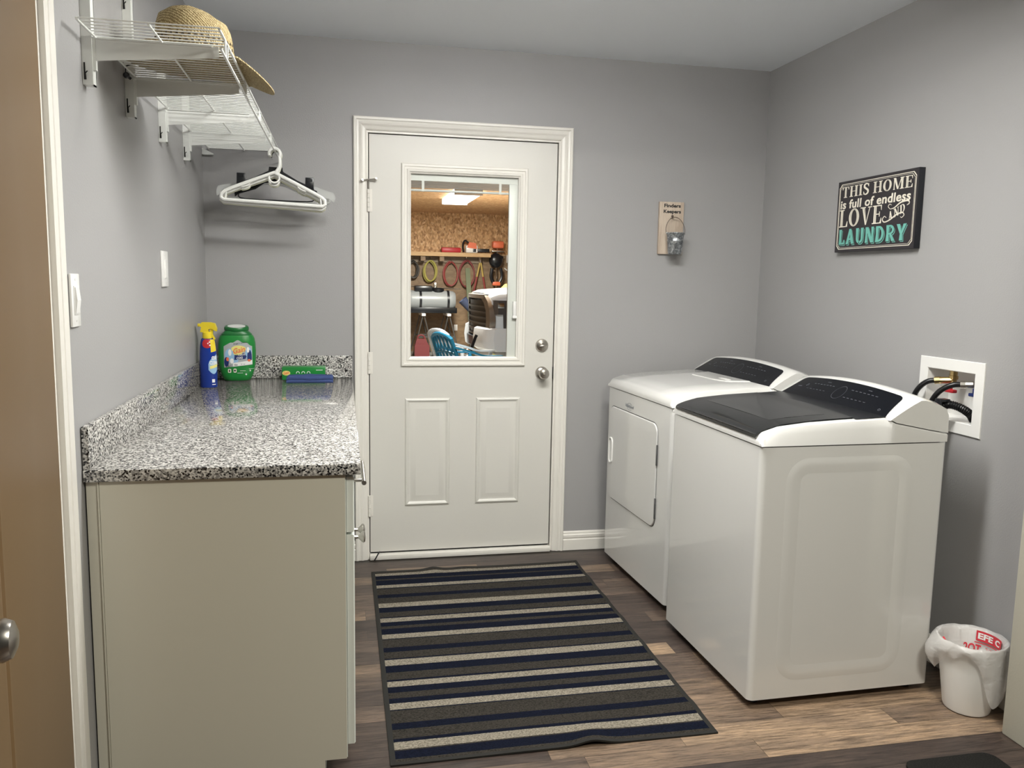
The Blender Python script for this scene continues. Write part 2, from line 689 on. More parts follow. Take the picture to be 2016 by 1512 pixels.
def serif_glyph(c):
    """(width, polygons) of an engraved-style roman capital, cap height 1"""
    S, T, q = 0.17, 0.055, 0.055      # stem, thin, serif height

    def stem(x, y0=0, y1=1, sb=True, st=True, w=S):
        # split (inline) stem with slab serifs
        r = [hb(x - w / 2, x - w * 0.02, y0, y1), hb(x + w * 0.16, x + w / 2, y0, y1)]
        if sb:
            r.append(hb(x - w * 1.05, x + w * 1.05, y0, y0 + q))
        if st:
            r.append(hb(x - w * 1.05, x + w * 1.05, y1 - q, y1))
        return r
    if c == 'T':
        return 0.72, stem(.36, st=False) + [hb(.02, .70, 1 - q * 1.1, 1), [(.02, 1), (.02, .74), (.07, .74), (.12, 1)], [(.70, 1), (.60, 1), (.65, .74), (.70, .74)]]
    if c == 'H':
        return 0.86, stem(.18) + stem(.68) + [hb(.2, .66, .48, .53)]
    if c == 'I':
        return 0.40, stem(.20)
    if c == 'S':
        pts = [(.50, .78), (.44, .93), (.28, .98), (.12, .88), (.12, .68), (.28, .54), (.46, .38), (.46, .15), (.30, .025), (.12, .07), (.06, .24)]
        return 0.58, sribbon(pts, .05, .17) + [[(.47, .95), (.54, .99), (.54, .70), (.50, .70)], [(.04, .02), (.10, .05), (.06, .30), (.02, .30)]]
    if c == 'O':
        return 0.80, ring2(.40, .5, .38, .51, .08, .035) + ring2(.40, .5, .27, .45, .07, .02, PI * .5, PI * 1.5) + ring2(.40, .5, .27, .45, .06, .02, -PI * .5, PI * .5)
    if c == 'M':
        return 1.05, stem(.16, w=.07) + stem(.86) + [bar2(.20, 1, .50, .02, .17, .12), bar2(.80, 1, .50, .02, .06, .05)]
    if c == 'E':
        return 0.68, stem(.18) + [hb(.18, .62, 1 - q, 1), hb(.18, .64, 0, q), hb(.24, .50, .49, .54), [(.62, 1), (.54, 1), (.60, .72), (.62, .72)],
                                 [(.64, 0), (.64, .30), (.61, .30), (.52, 0)], hb(.47, .51, .38, .65)]
    if c == 'L':
        return 0.66, stem(.18) + [hb(.18, .64, 0, q), [(.64, 0), (.64, .32), (.61, .32), (.50, 0)]]
    if c == 'V':
        return 0.82, [bar2(.16, 1, .42, 0, .09, .06), bar2(.27, 1, .46, .05, .06, .03), bar2(.68, 1, .44, 0, .055, .04), hb(.0, .38, 1 - q, 1), hb(.54, .82, 1 - q, 1)]
    if c == 'A':
        return 0.82, [bar2(.56, 0, .38, 1, .20, .14), bar2(.18, 0, .38, 1, .055), hb(.22, .56, .30, .36), hb(.04, .34, 0, q), hb(.40, .78, 0, q)]
    if c == 'N':
        return 0.84, [bar2(.16, 0, .16, 1, .06), bar2(.68, 0, .68, 1, .06), bar2(.18, 1, .66, 0, .20), hb(.02, .30, 0, q), hb(.54, .82, 1 - q, 1), hb(0, .2, 1 - q, 1)]
    if c == 'D':
        return 0.82, [bar2(.2, 0, .2, 1, .18), hb(.04, .4, 0, q), hb(.04, .4, 1 - q, 1)] + ring2(.36, .5, .40, .5, .17, .06, -PI / 2, PI / 2)
    return 0.4, []


def flare_glyph(c):
    """heavy flared capital, cap height 1"""
    def st(x, y0=0.0, y1=1.0, w=.19, f=.27):
        ym = (y0 + y1) / 2
        return [bar2(x, y0, x, ym, f, w), bar2(x, ym, x, y1, w, f)]
    if c == 'L':
        return 0.62, st(.17) + [[(.17, 0), (.58, 0), (.60, .30), (.52, .30), (.46, .12), (.17, .12)]]
    if c == 'A':
        return 0.84, [bar2(.15, 0, .40, 1, .24, .16), bar2(.68, 0, .42, 1, .26, .16), hb(.22, .6, .26, .37), hb(.3, .5, .9, 1)]
    if c == 'U':
        return 0.80, [bar2(.17, .3, .17, 1, .19, .27), bar2(.63, .3, .63, 1, .19, .25)] + ring2(.40, .32, .325, .32, .19, .15, PI, 2 * PI)
    if c == 'N':
        return 0.84, st(.15, w=.15, f=.22) + st(.69, w=.15, f=.22) + [bar2(.18, 1, .66, 0, .24)]
    if c == 'D':
        return 0.82, st(.17) + ring2(.30, .5, .46, .5, .20, .13, -PI / 2, PI / 2) + [hb(.1, .32, 0, .12), hb(.1, .32, .88, 1)]
    if c == 'R':
        return 0.80, st(.17) + ring2(.34, .70, .36, .30, .18, .11, -PI / 2, PI / 2) + [hb(.1, .36, .89, 1), hb(.1, .36, .40, .50), bar2(.66, 0, .40, .45, .26, .17)]
    if c == 'Y':
        return 0.80, [bar2(.40, 0, .40, .48, .28, .18), bar2(.37, .42, .13, 1, .17, .27), bar2(.43, .42, .68, 1, .15, .25)]
    return .4, []


def line_of(txt, fn, gap=0.06, space=0.38):
    x = 0
    out = []
    for ch in txt:
        if ch == ' ':
            x += space
            continue
        w, ps = fn(ch)
        out += [[(a + x, b) for a, b in q] for q in ps]
        x += w + gap
    return out


def lay(mb, polys, fn, h=0.0006):
    """put flat polygons on a surface: fn(a, b, d) -> point, with thickness h"""
    for i, q in enumerate(polys):
        n = len(q)
        if n < 3:
            continue
        top = [mb.bm.verts.new(fn(a, b, h + 0.00002 * (i % 19))) for a, b in q]     # no two strokes in one plane
        bot = [mb.bm.verts.new(fn(a, b, -0.0002)) for a, b in q]
        mb.bm.faces.new(top)
        for j in range(n):
            mb.bm.faces.new((bot[j], bot[(j + 1) % n], top[(j + 1) % n], top[j]))
    return mb


def lay_curved(mb, polys, fn, h=0.0006, step=0.006):
    """as lay(), but cut fine enough to follow a curved surface"""
    t = bmesh.new()
    for q in polys:
        if len(q) > 2:
            try:
                t.faces.new([t.verts.new((a, b, 0)) for a, b in q])
            except ValueError:
                pass
    bmesh.ops.triangulate(t, faces=t.faces[:])
    for _ in range(6):
        es = [e for e in t.edges if e.calc_length() > step]
        if not es:
            break
        bmesh.ops.subdivide_edges(t, edges=es, cuts=1)
        bmesh.ops.triangulate(t, faces=t.faces[:])
    for f in t.faces:
        mb.face([fn(v.co.x, v.co.y, h) for v in f.verts])
    t.free()
    return mb


# ------------------------------------------------------------------ the setting
RW, CH, T = 2.765, 2.474, 0.12       # right wall x, ceiling, wall thickness
YF = -1.93                           # room face of the front wall


def struct(mb, name, m, label, cat, parent=None, smooth=False):
    o = mb.build(name, m, parent, smooth)
    return tag(o, label, cat, kind='structure')


TONES = [(0.056, 0.042, 0.038), (0.064, 0.048, 0.042), (0.108, 0.081, 0.066), (0.185, 0.137, 0.102), (0.285, 0.210, 0.147)]   # dark .. tan


def build_floor():
    """rows of planks along x, each with its own tone"""
    rng = random.Random(11)
    mb = MB().box(-1.0, RW + 1.5, -5.2, 0.0, -0.05, -0.002)
    lay_ = []
    pitch = 0.0985
    y1 = -1.135 + pitch * 11
    fixed = {   # (row index from y = -1.135 downwards) -> [(x end, tone), ...]
        -11: [(2.0, 1), (9, 2)], -10: [(0.81, 1), (1.25, 3), (2.0, 1), (9, 2)], -9: [(1.9, 3), (9, 2)], -8: [(1.935, 1), (9, 2)], -7: [(1.80, 2), (2.3, 2), (9, 1)],
        -3: [(.70, 1), (1.86, 1), (9, 2)], -2: [(1.0, 2), (9, 0)], -1: [(1.0, 1), (9, 0)], 0: [(0.9, 3), (1.838, 4), (9, 1)], 1: [(0.9, 2), (1.9, 2), (9, 3)], 2: [(0.8, 1), (9, 2)], 3: [(0.9, 2), (1.95, 3), (9, 2)],
        4: [(0.9, 1), (1.60, 2), (9, 3)], 5: [(0.9, 1), (1.60, 2), (2.0, 3), (9, 4)], 6: [(1.2, 1), (1.62, 3), (2.35, 4), (9, 3)], 7: [(0.72, 1), (1.30, 2), (1.838, 3), (9, 4)], 8: [(0.9, 1), (1.4, 2), (9, 0)], 9: [(1.1, 2), (9, 0)]}
    row = -11
    while y1 > -5.2:
        y0 = y1 - pitch
        x = -1.0
        if row in fixed:
            cuts = fixed[row]
        else:
            cuts = []
            e = -1.0 + rng.uniform(.2, .9)
            while e < RW + 1.4:
                cuts.append((e, rng.choice((0, 1, 1, 2, 2, 3))))
                e += rng.uniform(.55, .95)
            cuts.append((9, 1))
        for e, tone in cuts:
            e = min(e, RW + 1.5)
            if e <= x:
                continue
            c = TONES[tone]
            k = rng.uniform(.93, 1.07)
            lay_.append((x, e, max(y0, -5.2), min(y1, 0.0), (c[0] * k, c[1] * k, c[2] * k)))
            x = e
        y1 = y0
        row += 1
    g = 0.0005
    n0 = len(mb.bm.faces)
    for x0, x1, ya, yb, c in lay_:
        mb.face([(x0 + g, ya + g, 0), (x1 - g, ya + g, 0), (x1 - g, yb - g, 0), (x0 + g, yb - g, 0)])
    o = mb.build('floor', M_floor, None, False)
    at_ = o.data.attributes.new('plank', 'FLOAT_COLOR', 'FACE')
    for i, p in enumerate(o.data.polygons):
        at_.data[i].color = (*lay_[i - n0][4], 1) if i >= n0 else (.03, .025, .02, 1)
    tag(o, 'brown wood-look plank floor of the laundry room', 'floor', kind='structure')


build_floor()
struct(MB().box(-0.1, RW + 0.1, -2.04, 0.12, CH, CH + 0.05), 'ceiling', M_ceil, 'pale painted ceiling of the laundry room', 'ceiling')
struct(MB().box(-T, 0, YF, 0.0, 0, CH), 'wall_left', M_wall, 'grey wall behind the wire shelf and counter', 'wall')
DX0, DX1, DZ1 = 0.722, 1.672, 2.078   # rough door opening
struct(MB().box(-T, DX0, 0, T, 0, CH).box(DX1, RW + T, 0, T, 0, CH).box(DX0, DX1, 0, T, DZ1, CH), 'wall_back', M_wall,
       'grey back wall around the white door', 'wall')
BX = (-1.553, -1.312, 0.914, 1.101)   # hole for the water box (y0,y1,z0,z1)
struct(MB().box(RW, RW + T, -2.04, BX[0], 0, CH).box(RW, RW + T, BX[1], 0, 0, CH).box(RW, RW + T, BX[0], BX[1], 0, BX[2])
       .box(RW, RW + T, BX[0], BX[1], BX[3], CH), 'wall_right', M_wall, 'grey right wall behind the washer and dryer', 'wall')
# front wall: stub beside the opening and header above it (hall side)
mbf = MB().box(2.632, RW + 2.0, -2.04, YF, 0, CH, bev=0.006)
struct(mbf, 'wall_front', M_hallwall, 'wall end at the right edge of the picture beside the trash can', 'wall', smooth=True)
struct(MB().box(-0.7, 2.632, -2.04, YF, 2.24, CH), 'wall_front_header', M_hallwall, 'wall above the opening to the hall', 'wall')
struct(MB().box(-0.9, -0.02, -2.04, YF - 0.0, 0, 2.24), 'wall_front_left', M_hallwall, 'hall wall behind the open beige door', 'wall')

# door jamb on the left: rabbeted board with a stop
mb = MB()
mb.prism([(-2.042, -0.019), (-2.042, -0.012), (-1.997, -0.012), (-1.997, 0.0), (-1.972, 0.0), (-1.970, -0.0025), (-1.966, -0.0025),
          (-1.964, 0.0), (-1.931, 0.0), (-1.929, -0.002), (-1.929, -0.019)], lambda a, b, d: (b, a, d), 0.0, 2.24)
struct(mb, 'trim_1', M_trim, 'white door jamb at the left between the beige door and the light switch', 'door jamb')

# casing around the back door (mitred, three sides)
cx0, cx1, cz1 = 0.668, 1.7265, 2.134
prof = [(0.0, 0.0), (0.0, -0.016), (0.004, -0.019), (0.012, -0.019), (0.016, -0.015), (0.024, -0.014), (0.034, -0.017), (0.042, -0.012),
        (0.054, -0.010), (0.060, -0.006), (0.060, 0.0)]
mb = MB()
rings = []
for i, d in prof:
    rings.append([Vector((cx0 + i, d, 0)), Vector((cx0 + i, d, cz1 - i)), Vector((cx1 - i, d, cz1 - i)), Vector((cx1 - i, d, 0))])
mb.loft(rings, False, False)
struct(mb, 'trim_2', M_trim, 'white moulded casing around the back door', 'door casing')
# jamb lining and sill
mb = MB().box(0.7225, 0.736, 0.0, T, 0, 2.064).box(1.658, 1.6715, 0.0, T, 0, 2.064).box(0.7225, 1.6715, 0.0, T, 2.064, 2.0775)
mb.box(0.736, 0.750, 0.05, 0.075, 0.03, 2.064).box(1.644, 1.658, 0.05, 0.075, 0.03, 2.064).box(0.736, 1.658, 0.05, 0.075, 2.05, 2.064)
struct(mb, 'trim_3', M_trim, 'white jamb lining inside the back door opening', 'door jamb')
mb = MB().box(0.7362, 0.7415, 0.022, 0.049, 0.03, 2.0635).box(1.651, 1.6578, 0.022, 0.049, 0.03, 2.0635).box(0.7362, 1.6578, 0.022, 0.049, 2.0585, 2.0635)  # weather strip whose black also stands in for shade inside the gap
struct(mb, 'trim_5', M_dark, 'dark weather strip added to blacken the gap around the back door', 'weather strip')
mb = MB().box(0.737, 1.657, -0.022, T, 0.0, 0.026, bev=0.004)
struct(mb, 'trim_4', M_trim, 'white sill under the back door', 'door sill', smooth=True)


def baseboard(name, a, b, nrm, label):
    """moulded board from a to b standing off the wall along nrm"""
    a, b, nrm = Vector(a), Vector(b), Vector(nrm)
    pr = [(0, 0), (0.015, 0), (0.015, 0.055), (0.011, 0.060), (0.014, 0.068), (0.014, 0.080), (0.009, 0.086), (0.009, 0.093), (0.004, 0.099), (0, 0.099)]
    mb = MB().loft([[p + nrm * t + Vector((0, 0, z)) for t, z in pr] for p in (a, b)])
    struct(mb, name, M_trim, label, 'baseboard')


baseboard('baseboard_back', (1.7275, 0, 0), (RW, 0, 0), (0, -1, 0), 'white moulded baseboard between the back door and the dryer')
baseboard('baseboard_back_left', (0.60, 0, 0), (0.667, 0, 0), (0, -1, 0), 'short piece of white baseboard between cabinet and door casing')
baseboard('baseboard_right', (RW, -1.93, 0), (RW, -0.015, 0), (-1, 0, 0), 'white baseboard along the right wall behind the trash can')
# ------------------------------------------------------------------ back door
d1 = thing('door_1', 'white half-glass back door with two raised panels', 'door', (0.7405, 0.004, 0), kind='structure')
DW, DB, DT = 0.9115, 0.036, 2.0585
D = lambda x: x - 0.7405
gx0, gx1, gz0, gz1 = D(0.936), D(1.467), 1.003, 1.897
mb = MB().box(0, gx0, 0, 0.044, DB, DT).box(gx1, DW, 0, 0.044, DB, DT).box(gx0, gx1, 0, 0.044, DB, gz0).box(gx0, gx1, 0, 0.044, gz1, DT)
mb.build('slab', M_door, d1, False)
sf = lambda a, b, d: (a, d, b)
mb = MB()
sweep_rect(mb, (D(0.891), D(1.506), 0.966, 1.932), [(0, 0), (0, -0.008), (0.004, -0.012), (0.013, -0.012), (0.016, -0.008), (0.025, -0.0075),
           (0.029, -0.011), (0.036, -0.010), (0.041, -0.004), (0.0455, -0.002), (0.0455, 0.022)], sf, cap=False)
mb.build('lite_frame', M_trim, d1, ang=0.35)
MB().box(gx0 - .002, gx1 + .002, 0.010, 0.014, gz0 - .002, gz1 + .002).build('glass_pane', mat_glass('door_glass'), d1, False)
# blind sealed between the panes, drawn up
mb = MB().box(gx0, gx1, 0.017, 0.034, 1.856, gz1).box(D(1.417), gx1, 0.016, 0.034, gz0, 1.856, bev=0.002)
bl = mb.build('blind_track', M_white, d1)
mb = MB()
for k in range(9):
    z = 1.853 - k * 0.0035
    mb.box(gx0 + .002, D(1.415), 0.018, 0.032, z - 0.0011, z)
mb.build('blind_slats', mat('blind_slat_grey', (0.42, 0.43, 0.43), 0.5), d1, False)
mb = MB().box(gx0 + .001, D(1.416), 0.017, 0.033, 1.807, 1.817, bev=0.002)
for x in (D(0.995), D(1.372)):
    mb.box(x - .006, x + .006, 0.015, 0.017, 1.806, 1.858)
mb.build('blind_bottom_rail', M_white, d1)
mb = MB().box(D(1.443), D(1.459), -0.006, 0.016, 1.205, 1.288, bev=0.003).box(D(1.440), D(1.462), -0.007, 0.004, 1.203, 1.217, bev=0.002)
mb.build('blind_slider', M_white, d1)
for x0, x1 in ((0.909, 1.132), (1.263, 1.488)):
    mb = MB()
    sweep_rect(mb, (D(x0), D(x1), 0.266, 0.808), [(0, 0.0005), (0.004, -0.006), (0.010, -0.0085), (0.016, -0.006), (0.021, -0.0015), (0.026, -0.0012),
               (0.031, -0.002), (0.052, -0.0085), (0.054, -0.0085)], sf)
    mb.build('raised_panel', M_door, d1, ang=0.35)
for z in (0.272, 0.982, 1.752):
    mb = MB()
    for k in range(5):
        z0 = z - 0.052 + k * 0.021
        mb.lathe([(0.0065, z0 + .0008), (0.0065, z0 + .0202)], (-0.004, -0.008, 0), 10)
    mb.box(-0.004, 0.014, -0.003, 0.001, z - 0.052, z + 0.053)
    h = mb.build('hinge', M_trim, d1)
# door stop on the top hinge pin
mb = MB().tube([(-0.004, -0.008, 1.806), (-0.004, -0.010, 1.842)], 0.005).tube([(-0.032, -0.030, 1.840), (-0.012, -0.018, 1.846), (0.012, -0.018, 1.848), (0.028, -0.024, 1.850)], 0.0035)
mb.lathe([(0.001, 0), (0.008, .001), (0.008, .009), (0.001, .010)], (-0.034, -0.026, 1.840), 10, 'y').lathe([(0.001, 0), (0.007, .001), (0.007, .008), (0.001, .009)], (0.030, -0.018, 1.850), 10, 'y')
mb.build('hinge_pin_stop', M_nickel, d1)
mb = MB().lathe([(0.033, 0), (0.033, 0.004), (0.029, 0.011), (0.012, 0.014), (0.011, 0.020), (0.001, 0.020)], (D(1.594), 0, 1.069), 28, 'y')
db = mb.build('deadbolt', M_nickel, d1)
mb = MB().sphere((0, 0, 0), 0.02, (1, 0.35, 0.30), 14, 8)
for v in mb.bm.verts:
    v.co = Matrix.Rotation(-0.12, 3, 'Y') @ v.co + Vector((D(1.594), -0.024, 1.069))
mb.build('thumb_turn', M_nickel, db)
mb = MB().lathe([(0.033, 0), (0.033, 0.004), (0.028, 0.010), (0.014, 0.014), (0.012, 0.030), (0.018, 0.036), (0.026, 0.046), (0.027, 0.056), (0.022, 0.064),
                 (0.012, 0.067), (0.001, 0.068)], (D(1.596), 0, 0.930), 28, 'y')
kb = mb.build('door_knob', M_nickel, d1)
MB().box(D(1.596) - .008, D(1.596) + .008, -0.072, -0.066, 0.927, 0.933, bev=0.001).build('lock_button', M_nickel, kb)
MB().box(DW - 0.0005, DW + 0.0055, -0.001, 0.03, 0.90, 0.96).build('latch_plate', M_dark, d1, False)
MB().box(0.002, DW - .002, 0.008, 0.03, 0.027, DB).build('door_sweep', M_black, d1, False)
# loose strip end of the weather seal lying over the sill
tag(MB().tube([(0.785, 0.0, 0.036), (0.777, -0.016, 0.031), (0.764, -0.028, 0.012), (0.758, -0.032, 0.0045)], 0.0035, 6).build('weather_strip', M_black),
    'loose black end of weather strip hanging over the sill', 'weather strip')

# ------------------------------------------------------------------ open beige door at the left edge
th = math.atan2(0.125, 0.81)
d2 = thing('door_2', 'open beige door at the left edge with round knob', 'door', (0.0, -2.044, 0), kind='structure')
d2.rotation_euler = (0, 0, th)       # local -y runs along the leaf, local +x is its visible face
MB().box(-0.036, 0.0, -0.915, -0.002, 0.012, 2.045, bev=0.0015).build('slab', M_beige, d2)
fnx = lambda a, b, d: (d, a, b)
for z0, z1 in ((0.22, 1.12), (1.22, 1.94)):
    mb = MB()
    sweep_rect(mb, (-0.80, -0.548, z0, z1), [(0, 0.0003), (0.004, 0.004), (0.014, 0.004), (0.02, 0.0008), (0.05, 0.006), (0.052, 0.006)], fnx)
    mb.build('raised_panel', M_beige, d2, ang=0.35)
mb = MB()
pk = [(0.034, 0.0), (0.034, 0.004), (0.028, 0.010), (0.013, 0.014), (0.012, 0.030), (0.019, 0.036), (0.027, 0.046), (0.0285, 0.056), (0.024, 0.066), (0.013, 0.071), (0.001, 0.072)]
mb.lathe(pk, (0.0, -0.822, 0.905), 28, 'x')
mb.build('door_knob', M_nickel, d2)

# ------------------------------------------------------------------ countertop with backsplashes
CZ = 0.914
ct = thing('countertop', 'speckled grey granite countertop with low backsplash', 'countertop', (0, 0, 0))
MB().box(0.002, 0.657, -1.897, -0.002, CZ - 0.030, CZ, bev=0.003).build('slab', M_granite, ct)
MB().box(0.002, 0.0175, -1.893, -0.022, CZ + .0002, CZ + 0.106, bev=0.002).build('side_backsplash', M_granite, ct)
MB().box(0.002, 0.657, -0.0215, -0.002, CZ + .0002, CZ + 0.106, bev=0.002).build('back_backsplash', M_granite, ct)

# ------------------------------------------------------------------ base cabinets
mhole = M_cab


def cabinet_front(root, x, w, hardware):
    """one wide drawer above two doors on a face at x"""
    g = 0.004
    fy = lambda p, q, d: (x + d, p, q)
    half = (w - 3 * g) / 2
    for nm, a, b, z0, z1 in (('drawer', g, w - g, 0.727, 0.874), ('door', g, g + half, 0.140, 0.719), ('door', 2 * g + half, w - g, 0.140, 0.719)):
        mb = MB()
        st = 0.055 if nm == 'door' else 0.030
        sweep_rect(mb, (a, b, z0, z1), [(0, 0.0), (0, 0.017), (0.003, 0.020), (st, 0.020), (st + 0.006, 0.012), (st + .008, 0.012)], fy)
        p = mb.build(nm, M_cab, root, ang=0.4)
        if not hardware:
            continue
        if nm == 'drawer':
            c, zc = (a + b) / 2 - 0.018, 0.818
            mb = MB().tube([(x + 0.049, c - 0.130, zc), (x + 0.049, c + 0.130, zc)], 0.0068, 12)
            for s in (-1, 1):
                mb.tube([(x + 0.0195, c + s * 0.096, zc), (x + 0.049, c + s * 0.096, zc)], 0.0050, 10)
            mb.build('handle', M_nickel, p)
        else:
            c = b - 0.034 if a < w / 3 else a + 0.034
            mb = MB().lathe([(0.008, 0.0195), (0.006, 0.024), (0.005, 0.034), (0.008, 0.038), (0.0165, 0.046), (0.0175, 0.050), (0.014, 0.054), (0.001, 0.056)],
                            (x, c, 0.628), 18, 'x')
            mb.build('knob', M_nickel, p)


def cabinet(label, y0, y1, end):
    root = thing('base_cabinet', label, 'cabinet', (0, y0, 0), group='base cabinets under the granite counter')
    w = y1 - y0
    mb = MB()
    mb.prism([(0.004, 0.0), (0.560, 0.0), (0.560, 0.105), (0.619, 0.105), (0.619, 0.883), (0.004, 0.883)], lambda a, b, d: (a, d, b), 0.0005, w - .0005)
    mb.build('carcass', M_cab, root, False)
    if end:
        # flush end panel with a scribe filler strip along the wall
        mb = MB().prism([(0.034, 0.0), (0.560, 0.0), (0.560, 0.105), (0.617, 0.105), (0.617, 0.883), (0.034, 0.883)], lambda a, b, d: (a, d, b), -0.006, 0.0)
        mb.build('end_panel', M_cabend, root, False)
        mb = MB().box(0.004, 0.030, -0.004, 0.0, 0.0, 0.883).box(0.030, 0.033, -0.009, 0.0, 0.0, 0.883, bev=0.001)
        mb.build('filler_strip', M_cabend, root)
    cabinet_front(root, 0.620, w, end)
    return root


cabinet('white base cabinet nearest the camera, showing its plain end panel', -1.878, -1.262, True)
cabinet('white base cabinet at the back, between the nearer cabinet and the back wall', -1.260, -0.004, False)

# ------------------------------------------------------------------ wall plates
def plate(name, label, cat, y0, y1, z0, z1, rocker=True):
    t = thing(name, label, cat, (0.0, (y0 + y1) / 2, (z0 + z1) / 2))
    w, h = (y1 - y0) / 2, (z1 - z0) / 2
    MB().box(0.0003, 0.0065, -w, w, -h, h, bev=0.002).build('cover_plate', M_white, t)
    mb = MB().box(0.006, 0.0085, -0.0165, 0.0165, -0.0335, 0.0335, bev=0.001)
    fr = mb.build('switch_frame', M_white, t)
    mb = MB().prism([(0.008, -0.030), (0.0105, -0.030), (0.0135, 0.0), (0.0095, 0.030), (0.008, 0.030)] if rocker else
                    [(0.008, -0.030), (0.0105, -0.030), (0.0105, 0.030), (0.008, 0.030)], lambda a, b, d: (a, d, -b), -0.0135, 0.0135)
    mb.build('rocker', M_white, fr, False)
    for s in (-1, 1):
        MB().lathe([(0.003, 0.0063), (0.003, 0.0073), (0.0005, 0.0075)], (0, 0, s * 0.048), 10, 'x').build('screw', M_white, t)
    return t


plate('light_switch', 'white rocker light switch beside the left door jamb', 'light switch', -1.927, -1.866, 1.258, 1.381)
plate('light_switch', 'white wall switch on the left wall above the counter backsplash', 'light switch', -0.948, -0.852, 1.343, 1.467, False)

# ------------------------------------------------------------------ lamps (above the frame)
cl = thing('ceiling_light', 'long fluorescent ceiling light of the laundry room, above the counter and washer', 'lamp', (LAMP[0], LAMP[1], CH))
MB().prism([(-.125, -.008), (-.135, -.045), (-.125, -.078), (-.095, -.094), (.095, -.094), (.125, -.078), (.135, -.045), (.125, -.008)], lambda a, b, d: (d, a, b), -0.61, 0.61).build(
    'diffuser', mat('lamp_glass', (0.9, 0.9, 0.88), 0.4, emit=((1.0, 0.99, 0.97), 19.0)), cl, False)
for x0 in (-.635, .611):
    MB().box(x0, x0 + .024, -.137, .137, -.094, -.001).build('end_cap', M_white, cl, False)

# ------------------------------------------------------------------ wire shelf
SY0, SY1, SZ, SX = -1.880, -0.006, 1.955, 0.337
ws = thing('wire_shelf', 'white ventilated wire shelf on four brackets along the left wall', 'shelf', (0, 0, 0))
mb = MB()
ny = 74
for k in range(ny):
    y = SY0 + 0.004 + (SY1 - SY0 - 0.008) * k / (ny - 1)
    mb.tube([(0.026, y, SZ + 0.0022), (SX, y, SZ + 0.0022)], 0.0018, 5)
mb.build('deck_wires', M_wire, ws)
mb = MB()
for x, z, r in ((0.030, SZ - .002, 0.0028), (0.182, SZ - .002, 0.0028), (SX, SZ - 0.001, 0.0034), (SX + 0.002, SZ - 0.044, 0.0034)):
    mb.tube([(x, SY0, z), (x, SY1, z)], r, 8)
mb.build('long_rods', M_wire, ws)
YB = [-1.746, -1.341, -0.903, -0.462]
for y in YB + [-0.03]:
    MB().bar((SX + .001, y - 0.045, SZ), (SX + .002, y - 0.045, SZ - .044), 0.003, 0.016, (0, 1, 0)).build('lip_tie', M_wire, ws)
for y in YB:
    ZT = CH - 0.02 if y < -1 else 2.09
    mb = MB()
    mb.box(0.0005, 0.024, y, y + 0.003, 1.838, ZT).box(0.021, 0.024, y + .003, y + 0.028, 1.838, ZT).box(0.0005, 0.024, y + 0.025, y + 0.028, 1.838, ZT)
    mb.box(0.0005, 0.024, y + .003, y + .025, 1.838, 1.841)
    up = mb.build('hang_track', M_wire, ws, False)
    for z in ((1.868, 2.156) if y < -1 else (1.868,)):
        mb = MB().box(0.004, 0.0075, y - 0.0012, y - 0.0001, z - 0.018, z + 0.022).tube([(0.008, y - 0.001, z - 0.018), (0.008, y - 0.004, z - .004), (0.013, y - 0.004, z + .002)], 0.0015, 5)
        mb.build('lock_slot', M_dark, up, False)
    mb = MB().prism([(0.024, 1.897), (0.300, 1.922), (0.316, 1.926), (0.316, 1.9505), (0.024, 1.9505)], lambda a, b, d: (a, d, b), y + 0.008, y + 0.011)
    mb.box(0.024, 0.30, y + 0.004, y + 0.015, 1.9475, 1.9505).box(0.024, 0.030, y + .006, y + .020, 1.875, 1.952)
    mb.box(SX - .010, SX + .001, y + .004, y + .014, 1.925, 1.9515)
    mb.build('bracket', M_wire, ws, False)
# back corner support
mb = MB().prism([(0.002, 1.925), (0.05, 1.925), (0.05, 1.931), (0.008, 1.951), (0.002, 1.951)], lambda a, b, d: (a, d, b), -0.024, -0.004)
mb.build('end_clip', M_wire, ws, False)

# ------------------------------------------------------------------ straw hat on the shelf
hat = thing('straw_hat', 'wide-brimmed straw hat resting on the wire shelf', 'hat', (0.213, -1.43, SZ + 0.006))
M_straw = mat_straw('woven_straw', True)
nA = 56


def brim(r, a):
    ca, sa = math.cos(a), math.sin(a)
    ex, ey = 0.105 + (0.212 - 0.105) * r, 0.085 + (0.212 - 0.085) * r
    if ca < 0:
        ex = 0.105 + (0.205 - 0.105) * r
    z = 0.004 + 0.018 * r * r * sa * sa - 0.055 * r ** 2 * max(0, ca) ** 2 + 0.022 * r ** 1.5 * max(0, -ca) ** 2
    if ca > 0 and 0.9 < r * 1:
        z -= 0.0
    return Vector((ex * ca, ey * sa, max(z, -0.08)))


def brim_drop(p):
    # the brim rests on the wires and droops only past the front rail
    over = p.x - (SX - 0.213 + 0.008)
    if over < 0:
        p.z = max(p.z, 0.001)
    else:
        p.z = max(p.z, 0.001) - 0.52 * over - 1.2 * over * over
    return p


